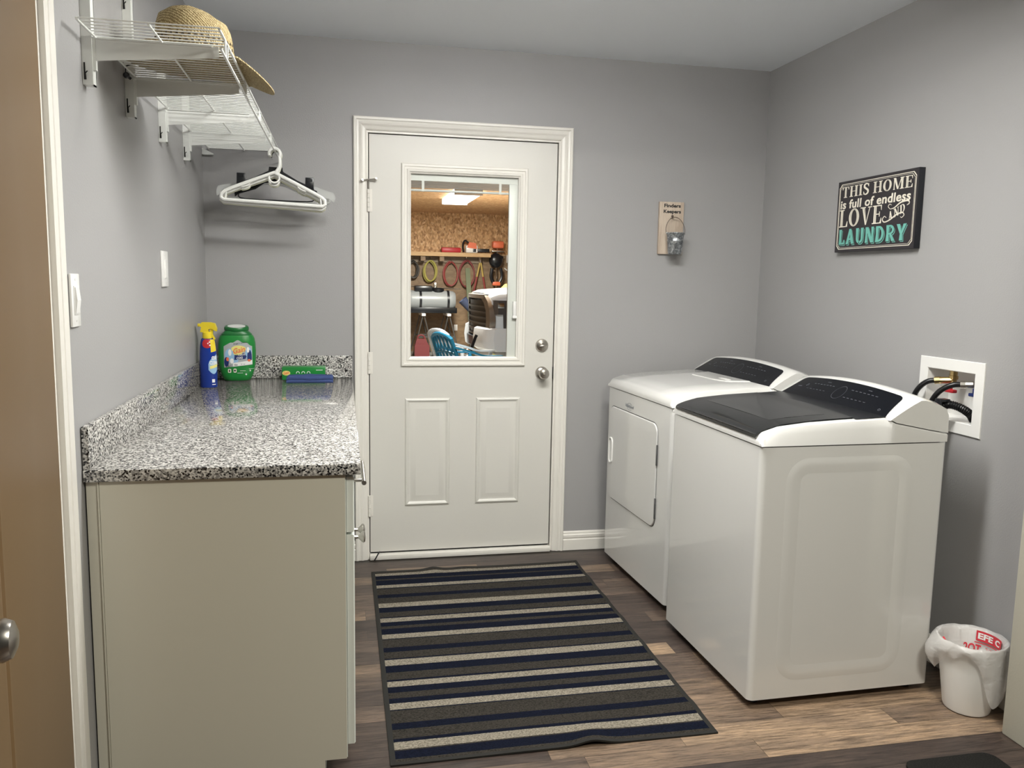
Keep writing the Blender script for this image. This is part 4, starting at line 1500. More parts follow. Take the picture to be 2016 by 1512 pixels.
def machine(name, label, loc, rz, w, washer):
    root = thing(name, label, 'washing machine' if washer else 'clothes dryer', loc, rz)
    # cabinet body: rounded corners, gap at the floor, soft raised field pressed into the near side
    out = [(0.012 * 0 + a, b) for a, b in rrect(0.0, DEP, 0.0, w, 0.020, 6)]
    mb = MB()
    mb.loft([[Vector((a, b, z)) for a, b in out] for z in (0.030, 0.8755)], True, True)
    # embossed outline on the near side
    fs = lambda a, b, d: (a, d, b)
    rings = []
    for ins, d in ((0, 0.0004), (0.014, -0.0016), (0.030, -0.0018), (0.060, 0.0004)):
        rings.append([Vector(fs(a, b, d)) for a, b in rrect(0.088 + ins, 0.560 - ins, 0.085 + ins, 0.842 - ins, 0.085 - ins, 7)])
    if washer:
        mb.loft(rings, True, False)
    mb.build('cabinet_body', M_enamel, root, ang=0.5)
    for a in (0.05, DEP - 0.05):
        for b in (0.06, w - 0.06):
            MB().lathe([(0.02, 0.0005), (0.02, 0.012), (0.012, 0.031)], (a, b, 0), 14).build('foot', M_black, root)
    # top deck
    xs = [-0.003 + 0.02 * k / 4 for k in range(5)] + [0.03, 0.05, 0.07, 0.11, 0.175, 0.24, 0.30, 0.38, 0.45]
    rings = []
    for x in xs:
        z = deck_z(max(0, x))
        if x < 0.017:
            z -= 0.018 * (1 - (x + .003) / .02) ** 2
        zb = 0.8795
        e = 0.011
        rings.append([Vector((x, -0.002, zb)), Vector((x, -0.0005 + .006, zb + (z - zb) * .62)), Vector((x, 0.010, z - e)), Vector((x, 0.0135, z - e * .35)), Vector((x, e + .010, z)), Vector((x, w * .25, z + .002)), Vector((x, w * .5, z + .003)), Vector((x, w * .75, z + .002)),
                      Vector((x, w - e - .010, z)), Vector((x, w - .0135, z - e * .35)), Vector((x, w - .010, z - e)), Vector((x, w - .0055, zb + (z - zb) * .62)), Vector((x, w + .002, zb))])
    for x, z in ((0.462, .952), (0.478, .944), (0.60, .920), (0.676, .906)):
        zb = 0.8795
        e = .004
        rings.append([Vector((x, -0.002, zb)), Vector((x, -0.0025, zb + (z - zb) * .6)), Vector((x, -0.002, z - e)), Vector((x, 0.001, z - e * .35)), Vector((x, e, z)), Vector((x, w * .25, z)), Vector((x, w * .5, z)), Vector((x, w * .75, z)),
                      Vector((x, w - e, z)), Vector((x, w - .001, z - e * .35)), Vector((x, w + .002, z - e)), Vector((x, w + .0025, zb + (z - zb) * .6)), Vector((x, w + .002, zb))])
    deck = MB().loft(rings, True, True).build('top_deck', M_enamel, root, ang=0.6)
    # console
    rings = []
    for k in range(25):
        v = w * k / 24
        zt = con_top(v, w)
        ed = 0.004 if k in (0, 24) else 0.0
        vv = v + (0.0 if k else -0.0015) + (0.0015 if k == 24 else 0)
        fr = [con_front(t / 6, v, w) for t in range(6)]
        prof = [(0.452, .9535)] + [(x + ed, z - ed) for x, z in fr] + [(0.556 + ed * .5, zt - .004 - ed), (0.566, zt - ed), (0.585, zt - ed), (0.640, zt - .016 - ed), (0.664, zt - .028 - ed), (0.675, zt - .055), (0.678, .909), (0.60, .922), (0.479, .946), (0.463, .9535)]
        rings.append([Vector((x, vv, z)) for x, z in prof])
    con = MB().loft(rings, True, True).build('console', M_enamel, root, ang=0.6)
    # black control panel on the sloped front
    mg = 0.048

    def pfn(s, t, d=0.0012):
        """s -1..1 across, t 0..1 up"""
        tt = 0.02 + 0.90 * t
        hw = (w / 2 - mg) * (1.085 - 0.105 * t ** 0.8)
        if t > 0.86:
            hw -= 0.020 * (1 - math.sqrt(max(0, 1 - ((t - .86) / .14) ** 2)))
        v = w / 2 - s * hw
        x, z = con_front(tt, v, w)
        return Vector((x - d * .75, v, z + d * .65))

    rings = [[pfn(-1 + 2 * k / 32, t) for k in range(33)] for t in (0, .06, .2, .4, .6, .76, .86, .91, .95, .98, 1.0)]
    pan = MB().loft(rings, False, False).build('control_panel', M_panel, con, ang=1.2)
    mb = MB()
    qd = lambda s0, s1, t0, t1: mb.face([pfn(s0, t0, .0016), pfn(s1, t0, .0016), pfn(s1, t1, .0016), pfn(s0, t1, .0016)])
    for k in range(7):
        qd(-.62 + .065 * k, -.58 + .065 * k, .74, .765)
        qd(.16 + .075 * k, .205 + .075 * k, .735, .76)
    for k in range(6):
        qd(-.66 + .07 * k, -.62 + .07 * k, .50, .52)
        qd(.14 + .075 * k, .18 + .075 * k, .42, .445)
    qd(-.88, -.80, .55, .59)
    qd(-.40, -.33, .86, .88)
    qd(.42, .49, .86, .88)
    for k in range(20):                   # dial ring
        a, b = 2 * PI * k / 20, 2 * PI * (k + 1) / 20
        r0, r1 = .95, 1.0
        pp = lambda r, g: pfn(.0 + .10 * r * math.cos(g), .56 + .27 * r * math.sin(g), .0016)
        mb.face([pp(r0, a), pp(r0, b), pp(r1, b), pp(r1, a)])
    for cs in (-.72, .84):
        for k in range(10):
            a, b = 2 * PI * k / 10, 2 * PI * (k + 1) / 10
            pp = lambda r, g: pfn(cs + .022 * r * math.cos(g), .66 - .36 * (cs > 0) + .06 * r * math.sin(g), .0016)
            mb.face([pp(.55, a), pp(.55, b), pp(1, b), pp(1, a)])
    mb.build('panel_markings', mat('panel_print', (0.06, 0.063, 0.075), 0.5), pan, False)
    if washer:
        # black glass lid with a lighter window, and the black apron behind it
        def lz(x, o):
            return deck_z(max(0, x)) + o
        m0, m1 = 0.036, w - 0.036

        def crn(y):
            return .0032 * (1 - ((y - w / 2) / (w / 2)) ** 2)

        def lid_edge(y):      # curved back edge
            q = (y - w / 2) / (w / 2)
            return 0.335 + 0.030 * (1 - q * q)
        rt_, rb_ = [], []
        ys = [m0 + (m1 - m0) * k / 16 for k in range(17)]
        xs_ = [0, .02, .06, .12, .25, .4, .6, .8, 1.0]
        top, bot = [], []
        for f in xs_:
            top.append([Vector((-0.006 + (lid_edge(y) + .006) * f, y, lz(-0.006 + (lid_edge(y) + .006) * f, 0.0045 if f else -.002) + crn(y))) for y in ys])
        mb = MB().loft(top, False, False)
        # front and side edges
        mb.loft([[Vector((-0.006, y, lz(0, -.002))) for y in ys], [Vector((-0.005, y, lz(0, -.012))) for y in ys], [Vector((0.012, y, lz(0, -.014))) for y in ys]], False, False)
        for y in (m0, m1):
            mb.loft([[r[0 if y == m0 else -1] for r in top], [r[0 if y == m0 else -1] + Vector((0, 0, -.008)) for r in top]], False, False)
        mb.loft([top[-1], [p + Vector((0.004, 0, -.006)) for p in top[-1]]], False, False)
        lid = mb.build('lid', M_lid, root, ang=0.5)
        wn = [[Vector((x, y, lz(x, .0047) + crn(y) + .0002)) for y in (0.115, .2, .3, .4, .5, w - .115)] for x in (.085, .15, .22, .29)]
        MB().loft(wn, False, False).build('window', M_lid2, lid)
        ap = [[Vector((lid_edge(y) + .003 + (.450 - lid_edge(y)) * f, y, lz(lid_edge(y) + (.450 - lid_edge(y)) * f, .0012 + .0014 * f ** 2) + crn(y))) for y in [0.020 + (w - .040) * k / 16 for k in range(17)]] for f in (0, .3, .6, .85, 1.0)]
        MB().loft(ap, False, False).build('rear_apron', M_panel, root)
    else:
        # lint-screen cover moulded into the deck in front of the console
        tz = lambda x, o: deck_z(x) + .0028 + o
        mb = MB()
        q0 = [(.40, .55), (.330, .50), (.335, .30), (.355, .215), (.448, .16), (.448, .56)]
        ccx = sum(p[0] for p in q0) / 6
        ccy = sum(p[1] for p in q0) / 6
        q1 = [(ccx + (a - ccx) * .94, ccy + (b - ccy) * .96) for a, b in q0]
        mb.loft([[Vector((a, b, tz(a, -.001))) for a, b in q0], [Vector((a, b, tz(a, .003))) for a, b in q1]], True, True)
        lc = mb.build('lint_screen_cover', M_enamel, root, False)
        MB().box(.372, .392, .235, .315, tz(.38, .0025), tz(.38, .0055), bev=.001).build('cover_grip', M_white, lc)
        # front door with recessed pull and hinges
        fr_ = lambda a, b, d: (-d, a, b)
        rings = []
        y0, y1, z0, z1 = 0.128, 0.690, 0.332, 0.788
        for ins, d in ((-.003, .0002), (-.003, .001), (0, .001), (0, .004), (.0025, .0065), (.020, .0075), (.05, .008)):
            rings.append([Vector(fr_(a, b, d)) for a, b in rrect(y0 + ins, y1 - ins, z0 + ins, z1 - ins, .045 - min(ins, .03), 6)])
        mb = MB().loft(rings, True, False)
        mb.face(rings[-1])
        dd = mb.build('door', M_enamel, root, ang=.5)
        rings = []
        for ins, d in ((0, .0075), (0, .012), (.004, .014), (.008, .012), (.010, .003), (.012, .002)):
            rings.append([Vector(fr_(a, b, d)) for a, b in rrect(.632 + ins, .680 - ins, .505 + ins, .635 - ins, .022 - min(ins, .010), 6)])
        mb = MB().loft(rings, True, False)
        mb.face(rings[-1])
        mb.build('door_pull', M_white, dd, ang=.5)
        for zc in (.655, .420):
            MB().box(-.0075, -.001, .121, .1275, zc - .045, zc + .045, bev=.001).build('hinge_cover', mat('hinge_grey', (.10, .10, .10), .5), dd)
        MB().loft([[Vector(fr_(a, b, .0012)) for a, b in rrect(y0 - .004, y1 + .004, z0 - .004, z1 + .004, .048, 6)], [Vector(fr_(a, b, .0012)) for a, b in rrect(y0 - .001, y1 + .001, z0 - .001, z1 + .001, .045, 6)]], True, False).build('door_seal', M_dark, dd, False)
        mb = MB()
        lay(mb, fit(font_polys('Whirlpool', 1, .012, .15), -.050, .050, .806, .826), lambda a, b, d: (-.0004 - d, .455 - a, b))
        bd = mb.build('brand_lettering', M_grey, root, False)
        mb = MB()
        lay(mb, ring2(.0, .816, .030, .017, .0015, .0015, .4, 5.4, 20), lambda a, b, d: (-.0004 - d, .455 - a, b))
        mb.build('brand_swirl', M_grey, bd, False)
    return root


machine('washing_machine', 'white top-load washing machine with black glass lid', (1.906, -1.662, 0), math.radians(0.9), 0.686, True)
machine('clothes_dryer', 'white front-load dryer with closed white door, behind the washer', (1.938, -0.866, 0), math.radians(2.3), 0.737, False)

# ------------------------------------------------------------------ washer outlet box and hoses
ob_ = thing('outlet_box', 'white recessed water outlet box with red and blue valves', 'outlet box', (RW, 0, 0))
fb = lambda a, b, d: (-d, a, b)
mb = MB()
rings = []
for ins, d in ((0, 0.0003), (0, .005), (.002, .0065), (.040, .0065), (.0425, .004), (.044, -.06), (.050, -.085)):
    rings.append([Vector(fb(a, b, d)) for a, b in ((-1.592 + ins, .872 + ins), (-1.274 - ins, .872 + ins), (-1.274 - ins, 1.134 - ins), (-1.592 + ins, 1.134 - ins))])
mb.loft(rings, True, False)
mb.face(rings[-1])
mb.build('box_shell', M_white, ob_, False)
for yv, mcol, nm in ((-1.405, M_red, 'hot_valve'), (-1.535, M_navyp, 'cold_valve')):
    mm = M_brass if mcol is M_red else M_nickel
    mb = MB().lathe([(0.012, 0), (0.012, .02), (0.016, .022), (0.016, .034), (0.013, .036), (0.013, .052), (.009, .054)], (0.032, yv, 1.036), 8)
    mb.tube([(0.032, yv, 1.056), (0.015, yv + .010, 1.054), (-.006, yv + .026, 1.052)], [.011, .012, .0125], 10)
    v_ = mb.build(nm, mm, ob_, ang=.5)
    MB().box(.008, .028, yv - .030, yv + .026, 1.010, 1.022, bev=.003).box(.010, .026, yv - .010, yv + .010, 1.020, 1.040, bev=.003).build('lever', mcol, v_)
M_hose = mat('black_rubber', (0.006, 0.006, 0.007), 0.32)


def hose(label, name, pts, r, nut=None, corr=False):
    P = smooth_path(pts, 8)
    t = thing(name, label, 'hose')
    if corr:
        P = smooth_path(pts, 26)
        rs = [r * (1.0 + .10 * math.sin(i * 1.6)) for i in range(len(P))]
        MB().tube(P, rs, 12).build('hose_body', M_hose, t)
    else:
        MB().tube(P, r, 12).build('hose_body', M_hose, t)
    if nut:
        a, b = Vector(pts[0]), Vector(P[3])
        MB().tube([a, a + (b - a).normalized() * .022], .0135, 8).build('coupling', nut, t, False)
    return t


hose('black water hose curving from the brass hot valve', 'water_hose', [(RW + .004, -1.378, 1.052), (RW - .028, -1.345, 1.042), (RW - .045, -1.315, 1.005), (RW - .050, -1.300, .95), (RW - .052, -1.296, .85), (RW - .055, -1.29, .60)], .0098, M_brass)
hose('black water hose arching from the blue cold valve', 'water_hose', [(RW + .004, -1.508, 1.050), (RW - .030, -1.475, 1.045), (RW - .055, -1.440, 1.015), (RW - .062, -1.41, .96), (RW - .062, -1.40, .88), (RW - .064, -1.39, .60)], .0098, M_nickel)
hose('ribbed black drain hose hooked into the bottom of the outlet box', 'drain_hose', [(RW + .035, -1.515, .924), (RW + .022, -1.512, .945), (RW - .012, -1.50, .968), (RW - .042, -1.475, .975), (RW - .060, -1.455, .95), (RW - .066, -1.45, .88), (RW - .066, -1.45, .55)], .0145, None, True)
tag(MB().box(RW - .080, RW - .040, -1.485, -1.455, .986, .996, bev=.002).box(RW - .080, RW - .072, -1.485, -1.455, .955, .99, bev=.002).build('hose_clip', M_black),
    'small black clip holding the drain hose behind the washer', 'hose clip')

# ------------------------------------------------------------------ trash can with a shopping bag
TX, TY = 2.640, -1.772
tc_ = thing('trash_can', 'small white plastic trash can beside the washer', 'trash can', (TX, TY, 0))
MB().lathe([(0.060, 0.0005), (0.069, 0.004), (0.072, 0.012), (0.091, 0.150), (0.100, 0.232), (0.104, 0.236), (0.104, 0.241), (0.099, 0.241), (0.088, 0.150), (0.068, 0.012), (0.001, 0.010)], (0, 0, 0), 48).build('bin', M_white, tc_)
bagt = thing('trash_bag', 'thin white shopping bag with red print lining the trash can', 'bag', (TX, TY, 0))
M_bag = mat_film('white_bag_film', (0.88, 0.86, 0.85), 0.62, 0.24, 0.7)
nB = 96
rings = []


def fold(a, k):
    return math.sin(7 * a + 1.3 * k) * .5 + math.sin(13 * a - k * 2.1) * .35 + math.sin(23 * a + k) * .2


def drape(a):
    # outside length by direction; a = 0 is +x, -90 deg faces the camera
    def bumpf(c, wd, h):
        d = (a - c + PI) % (2 * PI) - PI
        return h * math.exp(-(d / wd) ** 2)
    return 0.020 + bumpf(-1.58, 0.40, 0.165) + bumpf(-0.95, 0.40, 0.13) + bumpf(2.75, 0.42, 0.095) + bumpf(-2.75, .3, .02) + bumpf(1.2, 0.6, 0.05)


for k, (r, z) in enumerate([(0.056, 0.022), (0.074, 0.06), (0.083, 0.12), (0.0915, 0.19), (0.0955, 0.234), (0.1005, 0.2455), (0.1065, 0.2465)]):
    rings.append([Vector(((r - .0028 * (k < 5) * (1 + fold(2 * PI * j / nB, k))) * math.cos(2 * PI * j / nB), (r - .0028 * (k < 5) * (1 + fold(2 * PI * j / nB, k))) * math.sin(2 * PI * j / nB), z + (.0018 * fold(2 * PI * j / nB, 2) if k > 4 else 0))) for j in range(nB)])
for k, f in enumerate((0.06, .2, .4, .6, .8, 1.0)):
    rg = []
    for j in range(nB):
        a = 2 * PI * j / nB
        Ld = drape(a)
        z = 0.2450 - Ld * f
        big = math.exp(-(((a - 2.75 + PI) % (2 * PI) - PI) / .5) ** 2)
        puff = .018 * math.sin(PI * min(1, f)) * big + .012 * math.sin(PI * f * .8) * min(1, Ld / .1)
        can = 0.0735 + (0.1055 - 0.0735) * max(0, min(1, (z - .012) / .222))
        r = max(can, 0.0905 + .012 * (1 - f)) + .0025 + puff + .0048 * (1 + fold(a * .8, 3 + k * .25)) * min(1, f * 2 + .2)
        rg.append(Vector((r * math.cos(a), r * math.sin(a), z + .004 * fold(a, 5) * f)))
    rings.append(rg)
MB().loft(rings, True, False).build('bag_film', M_bag, bagt)


def bagin(a, b, d):
    """inside far wall: a = arc length to the right of the far centre, b = height"""
    an = 0.80 - a / .095
    r = 0.074 + (0.0915 - .074) * (b - .06) / .13 if b < .19 else .0915 + (.0955 - .0915) * (b - .19) / .045
    r = min(r, .098) - .0075 - d
    return Vector((r * math.cos(an), r * math.sin(an), b))


M_bagred = mat('bag_red_print', (0.62, 0.035, 0.055), 0.5)
mb = MB()
lay_curved(mb, [subdiv(p, .008) for p in cols(.010, .118, lambda t: .206, lambda t: .2405, 14)], bagin, .0004)
lay_curved(mb, [subdiv(p, .008) for p in cols(.006, .118, lambda t: .198, lambda t: .2015, 14)], bagin, .0004)
lay_curved(mb, fit(font_polys('2QT', 1, .03), -.030, .030, .158, .193), bagin, .0004)
lay_curved(mb, fit(font_polys('2/$', 1, .0), .046, .074, .172, .190), bagin, .0004)
rp = mb.build('red_print', M_bagred, bagt, False)
mb = MB()
lay_curved(mb, fit(font_polys('EFE C', 1, .04), .016, .108, .213, .234), bagin, .0010)
mb.build('white_letters', M_whitep, rp, False)
mb = MB().tube(smooth_path([(-.086, .028, .240), (-.088, .005, .228), (-.082, -.025, .219), (-.066, -.050, .219), (-.046, -.070, .226)], 6), .0035, 6)
mb.build('red_edge_stripe', M_bagred, bagt)

# ------------------------------------------------------------------ rug and hall mat
# 0 charcoal, 1 navy, 2 beige, 3 binding
spans = [
    (-0.196, -0.214, 3), (-0.214, -0.229, 0), (-0.229, -0.261, 2), (-0.261, -0.305, 1), (-0.305, -0.320, 0), (-0.320, -0.352, 1), (-0.352, -0.379, 1), (-0.379, -0.414, 2), (-0.414, -0.424, 1), (-0.424, -0.494, 0),
    (-0.494, -0.531, 1), (-0.531, -0.592, 0), (-0.592, -0.638, 2), (-0.638, -0.689, 1), (-0.689, -0.739, 0), (-0.739, -0.749, 1), (-0.749, -0.789, 2), (-0.789, -0.828, 1), (-0.828, -0.853, 0), (-0.853, -0.905, 1),
    (-0.905, -0.945, 2), (-0.945, -0.952, 1), (-0.952, -1.022, 0), (-1.022, -1.060, 1), (-1.060, -1.113, 0), (-1.113, -1.123, 1), (-1.123, -1.170, 2), (-1.170, -1.222, 1), (-1.222, -1.275, 0), (-1.275, -1.288, 1), (-1.288, -1.326, 2),
    (-1.326, -1.366, 1), (-1.366, -1.404, 0), (-1.404, -1.436, 1), (-1.436, -1.476, 2), (-1.476, -1.482, 1), (-1.482, -1.558, 0), (-1.558, -1.594, 1), (-1.594, -1.645, 0), (-1.645, -1.662, 1), (-1.662, -1.702, 2), (-1.702, -1.708, 0), (-1.708, -1.750, 1),
    (-1.750, -1.764, 0), (-1.764, -1.778, 3)]
RX0, RX1 = 0.738, 1.746


def rug_z(x, y):
    z = 0.0065
    # ripples along the right edge and a buckle in the near edge
    z += 0.0045 * max(0, math.sin(y * 27 + 1.1)) * max(0, (x - 1.45) / .3) ** 2
    z += 0.014 * math.exp(-((x - 1.345 - (y + 1.76) * .2) / .050) ** 2) * math.exp(-((y + 1.78) / .075) ** 2)
    z += 0.010 * math.exp(-((x - 1.03) / .04) ** 2) * math.exp(-((y + .196) / .05) ** 2)
    z += 0.003 * math.exp(-((x - 1.18) / .05) ** 2) * math.exp(-((y + .196) / .06) ** 2)
    z += 0.0016 * math.sin(x * 7 + y * 4) * math.exp(-((y + 1.75) / .2) ** 2)
    return max(z, .005)


mb = MB()
bm = mb.bm
nxr = 64
xs_r = [RX0, RX0 + .016] + [RX0 + .016 + (RX1 - RX0 - .032) * k / nxr for k in range(1, nxr)] + [RX1 - .016, RX1]
ysr = []
for a, b, c in spans:
    n = max(1, round((a - b) / .03))
    for k in range(n):
        ysr.append((a + (b - a) * k / n, c))
ysr.append((spans[-1][1], 3))
grid = [[bm.verts.new((x, y, rug_z(x, y))) for x in xs_r] for y, _ in ysr]
for i in range(len(ysr) - 1):
    for j in range(len(xs_r) - 1):
        f = bm.faces.new((grid[i][j], grid[i][j + 1], grid[i + 1][j + 1], grid[i + 1][j]))
        f.material_index = 3 if j in (0, len(xs_r) - 2) else ysr[i][1]
# thickness skirt
edge = [grid[0][j] for j in range(len(xs_r))] + [r[-1] for r in grid[1:]] + [grid[-1][j] for j in range(len(xs_r) - 2, -1, -1)] + [r[0] for r in grid[-2:0:-1]]
low = [bm.verts.new((v.co.x, v.co.y, v.co.z - .0058)) for v in edge]
for i in range(len(edge)):
    f = bm.faces.new((edge[i], edge[(i + 1) % len(edge)], low[(i + 1) % len(edge)], low[i]))
    f.material_index = 3
rug = mb.build('striped_rug', [mat_fibre('rug_charcoal', (0.009, 0.0082, 0.007), (0.064, 0.056, 0.047), 260), mat_fibre('rug_navy', (0.002, 0.003, 0.007), (0.008, 0.011, 0.026), 260),
                               mat_fibre('rug_beige', (0.07, 0.060, 0.044), (0.40, 0.355, 0.285), 260), mat('rug_binding', (0.011, 0.010, 0.008), .85)])
tag(rug, 'navy, charcoal and beige striped rug on the floor before the back door', 'rug')
hm = MB().loft([[Vector((a, b, z)) for a, b in rrect(2.205 + i, 2.505 - i, -2.65 + i, -2.022 - i, .035, 6)] for z, i in ((.0006, 0), (.008, 0), (.010, .003))], True, True)
tag(hm.build('floor_mat', mat_fibre('mat_fibre_dark', (0.010, 0.010, 0.010), (0.035, 0.033, 0.030), 400)), 'dark floor mat with rounded corner at the bottom right edge', 'mat')
# ------------------------------------------------------------------ the garage beyond the door
GY, GZ, GX0, GX1 = 12.2, 2.72, -2.5, 8.0
M_osb = mat_osb('osb_board', (1.6, 1.0, 1.0), (1.0, 0.95, 0.86))
M_osbc = mat_osb('osb_ceiling', (1.2, 2.4, 1.0), (0.82, 0.72, 0.62))
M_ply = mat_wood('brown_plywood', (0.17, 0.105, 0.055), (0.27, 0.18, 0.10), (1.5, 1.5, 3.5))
M_conc = mat('concrete', (0.24, 0.235, 0.22), 0.6, bump=(30, .2, .004))
struct(MB().box(GX0, GX1, 0.125, GY + .1, -0.05, 0.0), 'floor_garage', M_conc, 'grey concrete garage floor seen through the door glass', 'floor')
struct(MB().box(GX0, GX1, 0.125, GY + .1, GZ, GZ + 0.05), 'ceiling_garage', M_osbc, 'chipboard garage ceiling seen through the door glass', 'ceiling')
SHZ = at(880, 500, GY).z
mb = MB().box(GX0, GX1, GY, GY + .1, SHZ, GZ)
struct(mb, 'wall_garage_back', M_osb, 'chipboard upper garage wall seen through the door glass', 'wall')
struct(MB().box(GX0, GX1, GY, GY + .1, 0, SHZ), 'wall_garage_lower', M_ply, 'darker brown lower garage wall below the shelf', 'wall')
struct(MB().box(GX0 - .1, GX0, .125, GY + .1, 0, GZ), 'wall_garage_left', M_osb, 'left chipboard wall of the garage', 'wall')
struct(MB().box(GX1, GX1 + .1, .125, GY + .1, 0, GZ), 'wall_garage_right', M_osb, 'right chipboard wall of the garage', 'wall')
struct(MB().box(GX0, -T - .002, .13, .23, 0, GZ).box(RW + T + .002, GX1, .13, .23, 0, GZ).box(-T, RW + T, .13, .23, CH, GZ), 'wall_garage_front', M_osb, 'garage side of the house wall', 'wall')


def atz(px, py, z):
    d = RT * ((px - 1008) / FPX) + UP * (-(py - 756) / FPX) + fw
    return CAM + d * ((z - CAM.z) / d.z)


def gl(loc, label, L_=1.25, w=0.42):
    t = thing('garage_light', label, 'lamp', (loc[0], loc[1], GZ))
    mb = MB().prism([(-w / 2, -.001), (-w / 2, -.03), (-w / 2 + .03, -.085), (w / 2 - .03, -.085), (w / 2, -.03), (w / 2, -.001)], lambda a, b, d: (a, d, b), -L_ / 2, L_ / 2)
    mb.build('diffuser', mat('fluorescent_diffuser', (.9, .9, .9), .4, emit=((1, .99, .95), 9.0)), t, False)
    for y0 in (-L_ / 2 - .02, L_ / 2):
        MB().box(-w / 2 - .008, w / 2 + .008, y0, y0 + .02, -.088, -.001).build('end_cap', M_white, t, False)


g0 = atz(908, 394, GZ - .085)
gl((g0.x, g0.y), 'bright fluorescent light on the garage ceiling seen through the door glass', 1.5, .40)
gl((1.6, 4.0), 'added unseen fill light on the garage ceiling nearer the house')  # fixture made up to carry the added bluish fill
for ob in bpy.data.objects:
    if ob.type == 'LIGHT' and ob.name.startswith('garage_lamp') and ob.location.y > 5:
        ob.location = (g0.x, g0.y, GZ - .10)

PX = 16.2 / FPX                     # metres per pixel on the far wall (about)
K = at(901, 560, GY)                # anchor on the far wall


def gw(px, py, off=0.0):
    p = at(px, py, GY - off)
    return p


# shelf board on brackets
a, b = gw(800, 503, .32), gw(966, 503, .32)
sh = thing('garage_shelf', 'long wooden shelf on the garage wall above the hose coils', 'shelf', (0, GY, 0))
zt = SHZ + .02
MB().box(GX0 + 1.5, b.x, -.34, -.001, zt - .075, zt).build('board', mat_wood('pine_board', (0.60, 0.40, 0.20), (0.50, 0.31, 0.14), (1, 8, 8)), sh, False)
MB().box(GX0 + 1.5, b.x - .1, -.04, -.001, zt - .19, zt - .077).build('ledger', mat_wood('grey_board', (0.20, 0.15, 0.10), (0.30, 0.23, 0.16), (1, 8, 8)), sh, False)
for p in (832, 869):
    q = gw(p, 505, .2)
    MB().box(q.x - .045, q.x + .045, -.30, -.042, zt - .17, zt - .077).build('support_block', M_ply, sh, False)

# objects on the shelf
q = gw(893, 490, .2)
tag(MB().box(q.x - .24, q.x + .14, GY - .25, GY - .10, zt + .001, zt + .10, bev=.02).build('tool_case', M_red), 'long red tool case on the garage shelf left of the chainsaw', 'tool case')
q = gw(926, 485, .2)
cs = thing('chainsaw', 'red and white chainsaw on the garage shelf', 'chainsaw', (q.x, GY - .2, zt + .001))
MB().box(-.10, .14, -.08, .08, 0.0, .15, bev=.025).build('motor_housing', M_white, cs)
MB().prism([(-.08, .10), (.12, .08), (.10, .19), (-.03, .21)], lambda a, b, d: (a, d, b), -.085, .085).build('top_cover', M_orange, cs, False)
MB().tube(smooth_path([(-.13, 0, .02), (-.15, 0, .15), (-.11, 0, .24), (-.04, 0, .20)], 5), .018, 8).build('front_handle', M_black, cs)
MB().box(.13, .38, -.008, .008, .02, .09, bev=.004).build('guide_bar', M_black, cs)
MB().box(.04, .10, -.087, -.08, .02, .08, bev=.003).build('exhaust', M_black, cs)


def coil(name, label, px, py, rx, ry, m, turns=5, r=.018, gap=0.0):
    c = gw(px, py, .06)
    sx_ = rx * PX
    sz = ry * PX
    mb = MB()
    pts = []
    rng = random.Random(int(px))
    for t in range(turns):
        dx, dz, s = rng.uniform(-.02, .02), rng.uniform(-.03, .01), rng.uniform(.88, 1.0)
        for k in range(28):
            an = PI / 2 + 2 * PI * k / 28
            pinch = 1 - .25 * max(0, math.sin(an)) ** 3
            pts.append((c.x + dx + sx_ * s * math.cos(an) * pinch, GY - .085 - .02 * t + .004 * math.sin(an * 3), c.z + dz + sz * s * math.sin(an)))
    mb.tube(pts, r, 7)
    t_ = thing(name, label, 'hose coil', (0, 0, 0), group='coils hanging under the garage shelf')
    mb.build('coil', m, t_)
    top = c.z + sz
    MB().tube([(c.x, GY - .046, top + .03), (c.x, GY - .12, top + .03), (c.x, GY - .13, top + .05)], .010, 6).build('end_fitting', M_chrome, t_)
    return t_


coil('extension_cord', 'yellow cord coil hanging under the garage shelf', 846.5, 534, 13, 22, mat('yellow_cord', (0.42, 0.38, 0.10), .5), 3, .012)
coil('air_hose', 'red hose coil next to the yellow coil in the garage', 888, 538, 14, 24, mat('red_hose', (0.30, 0.05, 0.045), .5), 2, .013)
coil('air_hose', 'second red hose coil, left of the loppers in the garage', 917, 537, 15, 26, mat('maroon_hose', (0.22, 0.04, 0.042), .5), 2, .013)
coil('cable', 'dark cable coil at the left edge of the door glass', 812, 529, 11, 17, mat('dark_cable', (0.05, 0.045, 0.04), .5), 3, .016)

# loppers hanging open
top = gw(946, 512, .12)
lp = thing('loppers', 'loppers with yellow and red handles hanging on the garage wall', 'loppers', (0, 0, 0))
MB().tube([top + Vector((-.01, 0, .06)), top + Vector((.01, 0, -.05))], .035, 8).build('blade', M_nickel, lp)
for x1, y1, xm, ym in ((932, 577, 939, 545), (955, 571, 951, 545)):
    e, m_ = gw(x1, y1, .12), gw(xm, ym, .12)
    h_ = MB().tube([top, m_], .018, 8).build('handle', mat('lopper_yellow', (.50, .36, .10), .5), lp)
    MB().tube([m_, e], .020, 8).build('grip', mat('lopper_red', (.26, .045, .04), .5), h_)

